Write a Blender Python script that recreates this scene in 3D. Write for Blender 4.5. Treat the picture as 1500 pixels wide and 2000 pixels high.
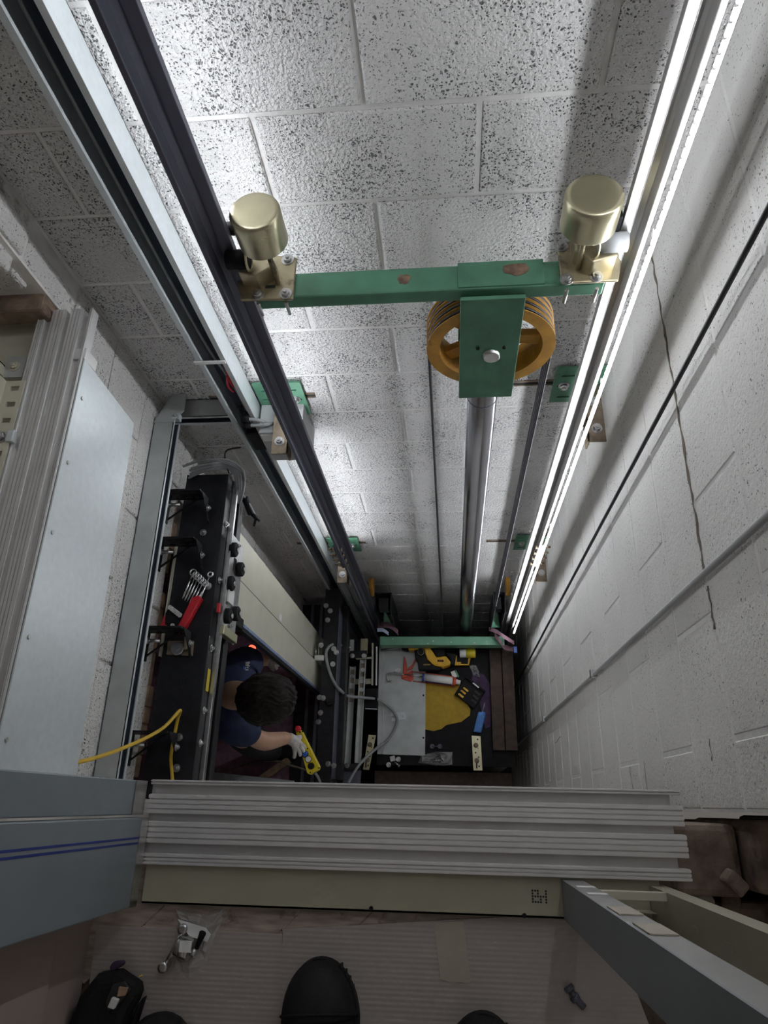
import bpy, bmesh, math, random
from mathutils import Vector, Matrix, Euler
random.seed(7)
S = bpy.context.scene
COL = S.collection
for o in list(bpy.data.objects):
    bpy.data.objects.remove(o)

# ------------------------------------------------------------------ camera
R3 = [[0.99568416, 0.02112461, -0.09037035],
      [-0.01584929, -0.92074061, -0.38985321],
      [-0.09144314, 0.38960297, -0.91643203]]
FPX = 1349.351
CAM = Vector((0.0, 0.0, 1.3))
cd = bpy.data.cameras.new('camera')
cd.sensor_width = 36.0
cd.lens = FPX / 2000.0 * 36.0
cd.clip_start = 0.02
cam = bpy.data.objects.new('camera', cd)
COL.objects.link(cam)
cam.matrix_world = Matrix(((R3[0][0], -R3[1][0], -R3[2][0], CAM.x),
                           (R3[0][1], -R3[1][1], -R3[2][1], CAM.y),
                           (R3[0][2], -R3[1][2], -R3[2][2], CAM.z),
                           (0, 0, 0, 1)))
S.camera = cam

# ------------------------------------------------------------------ world, exposure
W = bpy.data.worlds.new('world')
S.world = W
W.use_nodes = True
W.node_tree.nodes['Background'].inputs[0].default_value = (1.0, 0.93, 0.86, 1)
W.node_tree.nodes['Background'].inputs[1].default_value = 0.075
S.view_settings.view_transform = 'Standard'
S.view_settings.look = 'None'
S.view_settings.gamma = 1.0
S.view_settings.exposure = 0.74
S.view_settings.use_curve_mapping = False
S.cycles.use_denoising = True
S.cycles.max_bounces = 6
S.cycles.diffuse_bounces = 4
S.cycles.glossy_bounces = 3
S.cycles.adaptive_threshold = 0.06
S.cycles.adaptive_min_samples = 16
S.cycles.use_light_tree = False
S.cycles.sample_clamp_indirect = 6.0
S.cycles.caustics_reflective = True
S.cycles.blur_glossy = 0.3
LED_POWER = 36.0

# ------------------------------------------------------------------ measuring helpers
def ray(px, py):
    v = (px - 750.0, py - 1000.0, FPX)
    return Vector([R3[0][i]*v[0] + R3[1][i]*v[1] + R3[2][i]*v[2] for i in range(3)])
def az(px, py, z):
    d = ray(px, py); return CAM + d * ((z - CAM.z) / d.z)
def ay(px, py, y):
    d = ray(px, py); return CAM + d * ((y - CAM.y) / d.y)
def ax(px, py, x):
    d = ray(px, py); return CAM + d * ((x - CAM.x) / d.x)

# ------------------------------------------------------------------ materials
MATS = {}
def nt(name):
    m = bpy.data.materials.new(name); m.use_nodes = True
    n = m.node_tree.nodes; l = m.node_tree.links
    return m, n, l, n['Principled BSDF']
def mat(name, col, rough=0.5, metal=0.0, var=0.15, vs=20.0, bump=0.0, bs=60.0, dirt=None, dirt_amt=0.0, ds=9.0, stretch=None, spec=0.5, trans=0.0, alpha=1.0, coat=0.0):
    if name in MATS: return MATS[name]
    m, n, l, b = nt(name)
    b.inputs['Roughness'].default_value = rough
    b.inputs['Metallic'].default_value = metal
    b.inputs['Specular IOR Level'].default_value = spec
    b.inputs['Transmission Weight'].default_value = trans
    b.inputs['Alpha'].default_value = alpha
    b.inputs['Coat Weight'].default_value = coat
    g = n.new('ShaderNodeNewGeometry')
    vec = g.outputs['Position']
    if stretch:
        mp = n.new('ShaderNodeMapping'); mp.inputs['Scale'].default_value = stretch
        l.new(vec, mp.inputs['Vector']); vec = mp.outputs['Vector']
    nz = n.new('ShaderNodeTexNoise'); nz.inputs['Scale'].default_value = vs; nz.inputs['Detail'].default_value = 5
    l.new(vec, nz.inputs['Vector'])
    r = n.new('ShaderNodeValToRGB')
    c = Vector(col[:3])
    r.color_ramp.elements[0].position = 0.3; r.color_ramp.elements[1].position = 0.72
    r.color_ramp.elements[0].color = (*(c*(1-var)), 1)
    r.color_ramp.elements[1].color = (*[min(1, x*(1+var)) for x in c], 1)
    l.new(nz.outputs['Fac'], r.inputs['Fac'])
    out = r.outputs['Color']
    if dirt is not None:
        n2 = n.new('ShaderNodeTexNoise'); n2.inputs['Scale'].default_value = ds; n2.inputs['Detail'].default_value = 8; n2.inputs['Roughness'].default_value = 0.65
        l.new(g.outputs['Position'], n2.inputs['Vector'])
        r2 = n.new('ShaderNodeValToRGB')
        r2.color_ramp.elements[0].position = 0.62 - 0.25*dirt_amt; r2.color_ramp.elements[1].position = 0.72 - 0.2*dirt_amt
        r2.color_ramp.elements[0].color = (0, 0, 0, 1); r2.color_ramp.elements[1].color = (1, 1, 1, 1)
        l.new(n2.outputs['Fac'], r2.inputs['Fac'])
        mx = n.new('ShaderNodeMix'); mx.data_type = 'RGBA'
        l.new(r2.outputs['Color'], mx.inputs['Factor']); l.new(out, mx.inputs['A']); mx.inputs['B'].default_value = (*dirt, 1)
        out = mx.outputs['Result']
    l.new(out, b.inputs['Base Color'])
    if bump > 0:
        n3 = n.new('ShaderNodeTexNoise'); n3.inputs['Scale'].default_value = bs; n3.inputs['Detail'].default_value = 4
        l.new(vec, n3.inputs['Vector'])
        bp = n.new('ShaderNodeBump'); bp.inputs['Strength'].default_value = bump; bp.inputs['Distance'].default_value = 0.003
        l.new(n3.outputs['Fac'], bp.inputs['Height']); l.new(bp.outputs['Normal'], b.inputs['Normal'])
    MATS[name] = m
    return m

def paint_block(name, col, pore=1.0, bump=1.0, stain=0.0):
    """painted lightweight concrete block: open pores that stay dark, rolled-on paint relief"""
    m, n, l, b = nt(name)
    b.inputs['Roughness'].default_value = 0.62
    b.inputs['Specular IOR Level'].default_value = 0.35
    g = n.new('ShaderNodeNewGeometry')
    # warp
    w = n.new('ShaderNodeTexNoise'); w.inputs['Scale'].default_value = 80; w.inputs['Detail'].default_value = 1
    l.new(g.outputs['Position'], w.inputs['Vector'])
    sc = n.new('ShaderNodeVectorMath'); sc.operation = 'MULTIPLY_ADD'
    sc.inputs[1].default_value = (0.016, 0.016, 0.016)
    l.new(w.outputs['Color'], sc.inputs[0]); l.new(g.outputs['Position'], sc.inputs[2])
    v = n.new('ShaderNodeTexVoronoi'); v.inputs['Scale'].default_value = 185
    l.new(sc.outputs[0], v.inputs['Vector'])
    # where pores are open
    d = n.new('ShaderNodeTexNoise'); d.inputs['Scale'].default_value = 7.0; d.inputs['Detail'].default_value = 4; d.inputs['Roughness'].default_value = 0.62
    l.new(g.outputs['Position'], d.inputs['Vector'])
    mr = n.new('ShaderNodeMapRange'); mr.inputs['From Min'].default_value = 0.36; mr.inputs['From Max'].default_value = 0.62
    mr.inputs['To Min'].default_value = 0.10*pore; mr.inputs['To Max'].default_value = 0.50*pore
    l.new(d.outputs['Fac'], mr.inputs['Value'])
    # random size for each pore
    wn = n.new('ShaderNodeSeparateColor'); l.new(v.outputs['Color'], wn.inputs[0])
    ml = n.new('ShaderNodeMath'); ml.operation = 'MULTIPLY'; l.new(mr.outputs[0], ml.inputs[0]); l.new(wn.outputs[0], ml.inputs[1])
    df = n.new('ShaderNodeMath'); df.operation = 'SUBTRACT'; l.new(v.outputs['Distance'], df.inputs[0]); l.new(ml.outputs[0], df.inputs[1])
    st = n.new('ShaderNodeMapRange'); st.inputs['From Min'].default_value = -0.05; st.inputs['From Max'].default_value = 0.15
    l.new(df.outputs[0], st.inputs['Value'])     # 0 in pore
    big = n.new('ShaderNodeTexNoise'); big.inputs['Scale'].default_value = 2.3; big.inputs['Detail'].default_value = 3
    l.new(g.outputs['Position'], big.inputs['Vector'])
    cr = n.new('ShaderNodeValToRGB')
    cr.color_ramp.elements[0].position = 0.3; cr.color_ramp.elements[1].position = 0.7
    c = Vector(col)
    cr.color_ramp.elements[0].color = (*(c*(0.86 - stain*0.3)), 1); cr.color_ramp.elements[1].color = (*c, 1)
    l.new(big.outputs['Fac'], cr.inputs['Fac'])
    mx = n.new('ShaderNodeMix'); mx.data_type = 'RGBA'
    mx.inputs['A'].default_value = (0.15, 0.15, 0.155, 1)
    l.new(st.outputs[0], mx.inputs['Factor']); l.new(cr.outputs['Color'], mx.inputs['B'])
    l.new(mx.outputs['Result'], b.inputs['Base Color'])
    hb = n.new('ShaderNodeTexNoise'); hb.inputs['Scale'].default_value = 130; hb.inputs['Detail'].default_value = 2
    l.new(g.outputs['Position'], hb.inputs['Vector'])
    ad = n.new('ShaderNodeMath'); ad.operation = 'MULTIPLY_ADD'; ad.inputs[1].default_value = 2.2
    l.new(hb.outputs['Fac'], ad.inputs[0]); l.new(st.outputs[0], ad.inputs[2])
    bp = n.new('ShaderNodeBump'); bp.inputs['Strength'].default_value = 0.9*bump; bp.inputs['Distance'].default_value = 0.005
    l.new(ad.outputs[0], bp.inputs['Height']); l.new(bp.outputs['Normal'], b.inputs['Normal'])
    MATS[name] = m
    return m

def emit(name, col, strength):
    m, n, l, b = nt(name)
    b.inputs['Base Color'].default_value = (*col, 1)
    b.inputs['Emission Color'].default_value = (*col, 1)
    b.inputs['Emission Strength'].default_value = strength
    MATS[name] = m
    return m

paint_block('block_back', (0.80, 0.79, 0.785), 1.0, 1.0)
paint_block('block_side', (0.80, 0.785, 0.765), 0.6, 0.16)
paint_block('block_left', (0.80, 0.785, 0.765), 0.75, 0.8)
mat('mortar', (0.80, 0.79, 0.78), 0.7, 0, 0.06, 30, 0.5, 90)
mat('mortar_left', (0.76, 0.74, 0.71), 0.7, 0, 0.2, 12, 0.8, 50, dirt=(0.1, 0.085, 0.07), dirt_amt=0.15)
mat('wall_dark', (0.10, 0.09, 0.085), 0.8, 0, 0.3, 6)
mat('pit', (0.03, 0.03, 0.03), 0.8, 0, 0.4, 8)
mat('brown_brick', (0.16, 0.118, 0.09), 0.85, 0, 0.5, 25, 1.0, 60, dirt=(0.26, 0.20, 0.155), dirt_amt=0.2)
mat('grey_brick', (0.27, 0.235, 0.195), 0.85, 0, 0.4, 25, 1.0, 60, dirt=(0.06, 0.05, 0.04), dirt_amt=0.3)
mat('orange_brick', (0.33, 0.19, 0.12), 0.85, 0, 0.3, 25, 0.8, 60)
mat('rail_dark', (0.13, 0.135, 0.18), 0.42, 0.35, 0.2, 30, stretch=(1, 1, 0.05))
mat('rail_bright', (0.44, 0.43, 0.42), 0.45, 1.0, 0.10, 30, stretch=(1, 1, 0.05))
mat('chrome', (0.46, 0.46, 0.49), 0.22, 1.0, 0.05, 10)
mat('galv', (0.64, 0.69, 0.71), 0.38, 0.35, 0.05, 60)
mat('galv_dull', (0.52, 0.545, 0.545), 0.5, 0.55, 0.12, 14)
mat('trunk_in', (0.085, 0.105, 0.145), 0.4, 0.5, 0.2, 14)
mat('alu', (0.74, 0.73, 0.725), 0.36, 0.45, 0.05, 20, stretch=(1, 1, 1))
mat('alu_floor', (0.48, 0.47, 0.465), 0.42, 0.5, 0.06, 20)
mat('green', (0.085, 0.235, 0.15), 0.45, 0.0, 0.18, 16, dirt=(0.13, 0.085, 0.055), dirt_amt=-0.12, ds=14)
mat('green_light', (0.16, 0.38, 0.255), 0.42, 0.0, 0.18, 12, dirt=(0.30, 0.40, 0.33), dirt_amt=0.1, ds=10)
mat('rust_patch', (0.20, 0.125, 0.085), 0.8, 0, 0.5, 60, 0.6, 120)
mat('pulley', (0.54, 0.27, 0.035), 0.5, 0.0, 0.25, 18, dirt=(0.2, 0.10, 0.03), dirt_amt=0.0, ds=16)
mat('brass', (0.57, 0.53, 0.36), 0.30, 0.9, 0.10, 16, stretch=(1, 1, 0.3))
mat('brass_dirty', (0.42, 0.37, 0.25), 0.42, 0.8, 0.25, 18, dirt=(0.06, 0.052, 0.04), dirt_amt=0.35, ds=11)
mat('steel', (0.58, 0.58, 0.58), 0.3, 1.0, 0.15, 40)
mat('rope', (0.07, 0.07, 0.085), 0.4, 0.6, 0.3, 120)
mat('black', (0.010, 0.010, 0.012), 0.6, 0.0, 0.3, 30, spec=0.18)
mat('crack', (0.20, 0.17, 0.14), 0.9)
mat('black_metal', (0.012, 0.0125, 0.016), 0.4, 0.0, 0.5, 30, dirt=(0.16, 0.16, 0.18), dirt_amt=-0.08, ds=140, spec=0.35)
mat('bare_brick', (0.25, 0.18, 0.13), 0.85, 0, 0.4, 30, 0.8, 60)
mat('black_rubber', (0.013, 0.013, 0.014), 0.7, 0.0, 0.25, 40, 0.3, 250, spec=0.25)
mat('jamb_return', (0.30, 0.30, 0.29), 0.38, 0.4, 0.1, 14)
mat('cable_grey', (0.30, 0.31, 0.32), 0.5)
mat('cable_black', (0.015, 0.015, 0.018), 0.5)
mat('cable_yellow', (0.62, 0.40, 0.03), 0.5)
mat('beige', (0.52, 0.50, 0.40), 0.45, 0.0, 0.05, 12)
mat('beige_green', (0.36, 0.345, 0.255), 0.42, 0.0, 0.08, 12)
mat('door_beige', (0.60, 0.58, 0.48), 0.4, 0.0, 0.05, 10)
mat('film_blue', (0.20, 0.26, 0.45), 0.35, 0.0, 0.2, 30)
mat('grey_panel', (0.21, 0.24, 0.26), 0.42, 0.1, 0.06, 10)
mat('stripe_blue', (0.02, 0.04, 0.22), 0.4)
mat('wood_plank', (0.38, 0.315, 0.27), 0.5, 0.0, 0.35, 1.0, dirt=(0.16, 0.12, 0.10), dirt_amt=0.15, ds=30, stretch=(25, 140, 10))
mat('timber', (0.06, 0.037, 0.028), 0.75, 0.0, 0.4, 30, 0.4, 60, dirt=(0.42, 0.38, 0.35), dirt_amt=-0.33, ds=45)
mat('timber_pale', (0.42, 0.27, 0.17), 0.75, 0.0, 0.35, 30, 0.8, 60)
mat('pink_wall', (0.37, 0.30, 0.275), 0.7, 0.0, 0.06, 6)
mat('grey_box', (0.45, 0.46, 0.47), 0.5, 0.0, 0.05)
mat('white', (0.78, 0.78, 0.77), 0.5, 0.0, 0.05)
mat('red', (0.55, 0.02, 0.03), 0.4)
mat('red_orange', (0.62, 0.09, 0.05), 0.45, 0.0, 0.15, 60)
mat('purple_floor', (0.34, 0.19, 0.26), 0.5, 0.0, 0.3, 30, dirt=(0.5, 0.36, 0.43), dirt_amt=-0.25, ds=70)
mat('skin', (0.52, 0.31, 0.21), 0.5, 0.0, 0.08, 30)
mat('hair', (0.012, 0.007, 0.006), 0.6, 0.0, 0.5, 140, 0.9, 220, spec=0.25)
mat('navy', (0.018, 0.026, 0.075), 0.85, 0.0, 0.25, 30, 0.3, 60)
mat('trousers', (0.018, 0.018, 0.024), 0.85, 0.0, 0.3, 30)
mat('glove', (0.62, 0.60, 0.57), 0.8, 0.0, 0.12, 60, 0.5, 200)
mat('yellow', (0.72, 0.56, 0.02), 0.4, 0.0, 0.06, 20)
mat('drill_yellow', (0.72, 0.40, 0.015), 0.42, 0.0, 0.15, 40)
mat('mat_yellow', (0.46, 0.29, 0.02), 0.7, 0.0, 0.15, 30, dirt=(0.03, 0.03, 0.02), dirt_amt=-0.3, ds=60)
mat('tool_blue', (0.06, 0.20, 0.55), 0.45, 0.0, 0.2, 60)
mat('blue', (0.02, 0.10, 0.40), 0.4)
mat('sling', (0.17, 0.09, 0.12), 0.8, 0.0, 0.3, 60)
mat('label_blue', (0.45, 0.52, 0.72), 0.5)
mat('tape', (0.40, 0.36, 0.29), 0.65, 0.0, 0.06, 30)
mat('wrench', (0.75, 0.75, 0.76), 0.2, 1.0, 0.05)
mat('purple_cloth', (0.05, 0.025, 0.07), 0.8, 0.0, 0.4, 30)
mat('rusty', (0.26, 0.205, 0.15), 0.65, 0.4, 0.35, 30, 0.3, 60)
mat('groove', (0.10, 0.10, 0.11), 0.45, 0.6, 0.2, 60)
emit('led_rear', (0.93, 0.96, 1.0), LED_POWER*0.95)
emit('led_side', (0.93, 0.96, 1.0), LED_POWER*1.12)
emit('red_lamp', (1.0, 0.06, 0.03), 2.5)
# ------------------------------------------------------------------ mesh helpers
class MB:
    def __init__(s): s.bm = bmesh.new()
    def box(s, x0, x1, y0, y1, z0, z1, bev=0.0, mtx=None):
        vs = [s.bm.verts.new((x, y, z)) for x in (min(x0, x1), max(x0, x1)) for y in (min(y0, y1), max(y0, y1)) for z in (min(z0, z1), max(z0, z1))]
        F = [(0, 1, 3, 2), (4, 6, 7, 5), (0, 4, 5, 1), (2, 3, 7, 6), (0, 2, 6, 4), (1, 5, 7, 3)]
        fs = [s.bm.faces.new([vs[i] for i in f]) for f in F]
        if mtx: bmesh.ops.transform(s.bm, matrix=mtx, verts=vs)
        if bev > 0:
            es = list({e for f in fs for e in f.edges})
            bmesh.ops.bevel(s.bm, geom=es, offset=bev, segments=2, profile=0.5, affect='EDGES')
        return s
    def cyl(s, p0, p1, r, seg=16, r2=None, cap=True, bev=0.0):
        p0 = Vector(p0); p1 = Vector(p1); r2 = r if r2 is None else r2
        d = (p1 - p0).normalized()
        a = d.orthogonal().normalized(); b = d.cross(a)
        rings = [(p0, r), (p1, r2)]
        if bev > 0:
            rings = [(p0, r - bev), (p0 + d*bev, r), (p1 - d*bev, r2), (p1, r2 - bev)]
        L = []
        for p, rr in rings:
            L.append([s.bm.verts.new(p + (a*math.cos(2*math.pi*i/seg) + b*math.sin(2*math.pi*i/seg))*rr) for i in range(seg)])
        for A, B in zip(L, L[1:]):
            for i in range(seg):
                f = s.bm.faces.new((A[i], A[(i+1) % seg], B[(i+1) % seg], B[i])); f.smooth = True
        if cap:
            s.bm.faces.new(L[0][::-1]); s.bm.faces.new(L[-1])
        return s
    def tube(s, pts, r, seg=8, closed=False):
        pts = [Vector(p) for p in pts]
        prev = None; L = []
        n = len(pts)
        for i, p in enumerate(pts):
            t = (pts[min(i+1, n-1)] - pts[max(i-1, 0)])
            if t.length < 1e-9: t = Vector((0, 0, 1))
            t.normalize()
            if prev is None: a = t.orthogonal().normalized()
            else:
                a = (prev - t*prev.dot(t))
                a = a.normalized() if a.length > 1e-6 else t.orthogonal().normalized()
            prev = a; b = t.cross(a)
            rr = r[i] if isinstance(r, (list, tuple)) else r
            L.append([s.bm.verts.new(p + (a*math.cos(2*math.pi*k/seg) + b*math.sin(2*math.pi*k/seg))*rr) for k in range(seg)])
        for A, B in zip(L, L[1:]):
            for i in range(seg):
                f = s.bm.faces.new((A[i], A[(i+1) % seg], B[(i+1) % seg], B[i])); f.smooth = True
        s.bm.faces.new(L[0][::-1]); s.bm.faces.new(L[-1])
        return s
    def prism(s, pts, h):
        """polygon pts (3-D list) extruded by the vector h"""
        h = Vector(h)
        A = [s.bm.verts.new(Vector(p)) for p in pts]
        B = [s.bm.verts.new(Vector(p) + h) for p in pts]
        n = len(A)
        s.bm.faces.new(A[::-1]); s.bm.faces.new(B)
        for i in range(n):
            s.bm.faces.new((A[i], A[(i+1) % n], B[(i+1) % n], B[i]))
        return s
    def holes(s, us, vs, hl, t, mtx):
        """plate in (u, v) with rectangular openings hl = [(u0,u1,v0,v1)], thickness t along w, placed by mtx"""
        U = sorted(set([us[0], us[1]] + [x for h in hl for x in h[:2]]))
        V = sorted(set([vs[0], vs[1]] + [x for h in hl for x in h[2:]]))
        cells = []
        for i in range(len(U)-1):
            for j in range(len(V)-1):
                cu = (U[i]+U[i+1])/2; cv = (V[j]+V[j+1])/2
                if not any(h[0] < cu < h[1] and h[2] < cv < h[3] for h in hl): cells.append((i, j))
        cs = set(cells); vd = {}
        def vert(i, j, k):
            if (i, j, k) not in vd: vd[(i, j, k)] = s.bm.verts.new(mtx @ Vector((U[i], V[j], t*k)))
            return vd[(i, j, k)]
        for i, j in cells:
            s.bm.faces.new((vert(i, j, 1), vert(i+1, j, 1), vert(i+1, j+1, 1), vert(i, j+1, 1)))
            s.bm.faces.new((vert(i, j, 0), vert(i, j+1, 0), vert(i+1, j+1, 0), vert(i+1, j, 0)))
            for (di, dj, a, b) in ((-1, 0, (i, j), (i, j+1)), (1, 0, (i+1, j), (i+1, j+1)), (0, -1, (i, j), (i+1, j)), (0, 1, (i, j+1), (i+1, j+1))):
                if (i+di, j+dj) not in cs:
                    s.bm.faces.new((vert(*a, 0), vert(*b, 0), vert(*b, 1), vert(*a, 1)))
        return s
    def lathe(s, prof, p0, axis, seg=28, cap=True):
        """prof [(h, r)] turned about axis from p0"""
        p0 = Vector(p0); d = Vector(axis).normalized(); a = d.orthogonal().normalized(); b = d.cross(a)
        L = [[s.bm.verts.new(p0 + d*h + (a*math.cos(2*math.pi*i/seg) + b*math.sin(2*math.pi*i/seg))*r) for i in range(seg)] for h, r in prof]
        for A, B in zip(L, L[1:]):
            for i in range(seg):
                f = s.bm.faces.new((A[i], A[(i+1) % seg], B[(i+1) % seg], B[i])); f.smooth = True
        if cap: s.bm.faces.new(L[0][::-1]); s.bm.faces.new(L[-1])
        return s
    def mesh(s, name, m):
        bmesh.ops.recalc_face_normals(s.bm, faces=s.bm.faces)
        me = bpy.data.meshes.new(name); s.bm.to_mesh(me); s.bm.free()
        me.materials.append(MATS[m])
        return me
    def build(s, name, m, parent=None, bev=0.0):
        me = s.mesh(name, m)
        o = bpy.data.objects.new(name, me); COL.objects.link(o)
        if parent: o.parent = parent; o.matrix_parent_inverse = parent_inv(parent)
        if bev > 0:
            b = o.modifiers.new('bevel', 'BEVEL'); b.width = bev; b.segments = 2; b.limit_method = 'ANGLE'; b.angle_limit = math.radians(50)
        return o
def world_of(o):
    m = o.matrix_basis.copy()
    if o.parent: m = world_of(o.parent) @ o.matrix_parent_inverse @ m
    return m
def parent_inv(p): return world_of(p).inverted()
def tag(o, label=None, cat=None, group=None, kind=None):
    if label: o['label'] = label
    if cat: o['category'] = cat
    if group: o['group'] = group
    if kind: o['kind'] = kind
    return o
def thing(name, label, cat, loc=(0, 0, 0), group=None):
    o = bpy.data.objects.new(name, None); o.empty_display_size = 0.05
    COL.objects.link(o); o.location = Vector(loc)
    return tag(o, label, cat, group)
def link(name, me, parent, loc=(0, 0, 0), rot=None):
    o = bpy.data.objects.new(name, me); COL.objects.link(o)
    if parent: o.parent = parent; o.matrix_parent_inverse = parent_inv(parent)
    o.location = Vector(loc)
    if rot is not None: o.rotation_euler = rot
    return o
def smooth_path(pts, n=8):
    pts = [Vector(p) for p in pts]; out = []
    for i in range(len(pts)-1):
        p0 = pts[max(i-1, 0)]; p1 = pts[i]; p2 = pts[i+1]; p3 = pts[min(i+2, len(pts)-1)]
        for k in range(n):
            t = k/n
            out.append(0.5*((2*p1) + (p2-p0)*t + (2*p0-5*p1+4*p2-p3)*t*t + (3*p1-p0-3*p2+p3)*t**3))
    out.append(pts[-1]); return out
def frame(o, u, v, w):
    u = Vector(u).normalized(); v = Vector(v).normalized(); w = Vector(w).normalized()
    return Matrix(((u.x, v.x, w.x, o[0]), (u.y, v.y, w.y, o[1]), (u.z, v.z, w.z, o[2]), (0, 0, 0, 1)))
def hexbolt(parent, p, axis, r=0.009, h=0.007, m='steel', washer=True, name='bolt'):
    b = MB(); p = Vector(p); d = Vector(axis).normalized()
    b.cyl(p + d*0.002, p + d*(h+0.002), r, 6)
    b.cyl(p + d*(h+0.002), p + d*(h+0.006), r*0.5, 10)
    o = b.build(name, m, parent)
    if washer and (parent is None or parent.parent is None): MB().cyl(p, p + d*0.002, r*1.5, 14).build('washer', m, o)
    return o
def slab_px(pts, z, t, name, m, parent=None, bev=0.0):
    return MB().prism([az(x, y, z) for x, y in pts], (0, 0, t)).build(name, m, parent, bev)
def text_mesh(name, txt, size, mtx, m, parent, depth=0.0004):
    cu = bpy.data.curves.new(name, 'FONT'); cu.body = txt; cu.size = size; cu.extrude = depth; cu.align_x = 'CENTER'; cu.align_y = 'CENTER'
    cu.resolution_u = 3
    t = bpy.data.objects.new(name, cu); COL.objects.link(t)
    dg = bpy.context.evaluated_depsgraph_get()
    me = bpy.data.meshes.new_from_object(t.evaluated_get(dg))
    bpy.data.objects.remove(t)
    me.materials.clear(); me.materials.append(MATS[m])
    me.transform(mtx)
    o = bpy.data.objects.new(name, me); COL.objects.link(o)
    if parent: o.parent = parent; o.matrix_parent_inverse = parent_inv(parent)
    return o
# ------------------------------------------------------------------ the shaft
XL, XR, YB, YF = -0.96, 0.50, 1.25, 0.0
ZTOP, ZPIT = 2.3, -4.9
CH, CL = 0.225, 0.45           # block course height and length
Z0 = 0.151                     # a bed joint
BLK = {}
def block_mesh(w, h, m, d=0.012, bv=0.004):
    k = (round(w, 3), round(h, 3), m)
    if k not in BLK:
        b = MB()
        a = [(-w/2, 0, -h/2), (w/2, 0, -h/2), (w/2, 0, h/2), (-w/2, 0, h/2)]
        c = [(x*(1-2*bv/w), -d, z*(1-2*bv/h)) for x, _, z in a]
        mid = [(x, -d+bv*0.8, z) for x, _, z in a]
        A = [b.bm.verts.new(p) for p in a]; M2 = [b.bm.verts.new(p) for p in mid]; C2 = [b.bm.verts.new(p) for p in c]
        for P, Q in ((A, M2), (M2, C2)):
            for i in range(4): b.bm.faces.new((P[i], P[(i+1) % 4], Q[(i+1) % 4], Q[i]))
        b.bm.faces.new(C2)
        BLK[k] = b.mesh('block', m)
    return BLK[k]
def lay(parent, length, zlo, zhi, place, m, first, shift, joint=0.011, jitter=0.0015, skip=None, Z0=Z0):
    """blocks in stretcher bond along a wall; place(s, z, jit) gives location and turn"""
    k0 = math.floor((zlo - Z0)/CH); k1 = math.ceil((zhi - Z0)/CH)
    for k in range(k0, k1):
        a = max(Z0 + k*CH, zlo); b = min(Z0 + (k+1)*CH, zhi)
        if b - a < 0.03: continue
        s = first + (shift if k % 2 else 0.0)
        while s > 0: s -= CL
        while s < length:
            u0 = max(s, 0); u1 = min(s + CL, length); s += CL
            if u1 - u0 < 0.03: continue
            if skip and skip((u0+u1)/2, (a+b)/2): continue
            loc, rz = place((u0+u1)/2, (a+b)/2, random.uniform(-jitter, jitter))
            link('block', block_mesh(u1-u0-joint, b-a-joint, m), parent, loc, Euler((0, 0, rz)))
def struct(o): o['kind'] = 'structure'; return o

wall_back = struct(MB().box(XL-0.2, XR+0.2, YB+0.0025, YB+0.2, ZPIT, ZTOP).build('wall_back', 'mortar'))
lay(wall_back, XR-XL, -4.3, 1.2, lambda s, z, j: ((XL+s, YB+0.010+j, z), 0.0), 'block_back', (0.075-XL) % CL, -0.225)
wall_right = struct(MB().box(XR-0.0022, XR+0.2, YF, YB+0.2, ZPIT, ZTOP).build('wall_right', 'mortar'))
lay(wall_right, YB-YF, -4.3, 1.2, lambda s, z, j: ((XR+0.008+j*0.5, YF+s, z), -math.pi/2), 'block_side', 0.12, 0.225, joint=0.007, jitter=0.0006, Z0=-0.03)
rc = random.Random(9)
pts = [(XR-0.0042, 1.25-0.02*i, -0.032+rc.uniform(-0.004, 0.004)) for i in range(42)]
MB().tube(pts, [rc.uniform(0.0008, 0.0032) for _ in pts], 5).build('crack', 'crack', wall_right)
pts = [(XR-0.0042, 0.40-0.012*i, -0.03+rc.uniform(-0.004, 0.004)) for i in range(8)]
MB().tube(pts, [rc.uniform(0.0008, 0.0025) for _ in pts], 5).build('crack', 'crack', wall_right)
for (xa, ya, xb, yb) in ((1385, 1440, 1392, 1490), (1230, 1500, 1240, 1560), (1258, 1488, 1265, 1545), (1095, 1440, 1085, 1450)):
    A = ax(xa, ya, XR-0.0042); B = ax(xb, yb, XR-0.0042)
    MB().tube([A.lerp(B, i/6)+Vector((0, rc.uniform(-0.004, 0.004), rc.uniform(-0.004, 0.004))) for i in range(7)], [rc.uniform(0.0006, 0.0018) for _ in range(7)], 5).build('crack', 'crack', wall_right)
# left wall: lintel over the lower doorway, pier at the back corner
wl = MB()
wl.box(XL-0.2, XL-0.006, YF-0.2, YB+0.006, -0.87, -0.06)
wl.box(XL-0.2, XL-0.006, 1.0, YB+0.006, ZPIT, -0.87)
wl.box(XL-0.2, XL-0.006, 1.13, YB+0.006, -0.06, ZTOP)
wl.box(XL-0.2, XL-0.006, YF-0.2, YB, ZPIT, -3.13)
wall_left = struct(wl.build('wall_left', 'mortar_left'))
lay(wall_left, YB-YF, -0.87, -0.06, lambda s, z, j: ((XL-0.010+j, YB-s, z), math.pi/2), 'block_left', 0.0, 0.225, joint=0.008)
lay(wall_left, YB-1.0, -4.2, -0.87, lambda s, z, j: ((XL-0.010+j, YB-s, z), math.pi/2), 'block_left', 0.0, 0.225)
lay(wall_left, YB-1.13-0.03, -0.06, 1.2, lambda s, z, j: ((XL-0.012+j, YB-0.03-s, z), math.pi/2), 'block_left', 0.0, 0.225, joint=0.013, jitter=0.006)
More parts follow.
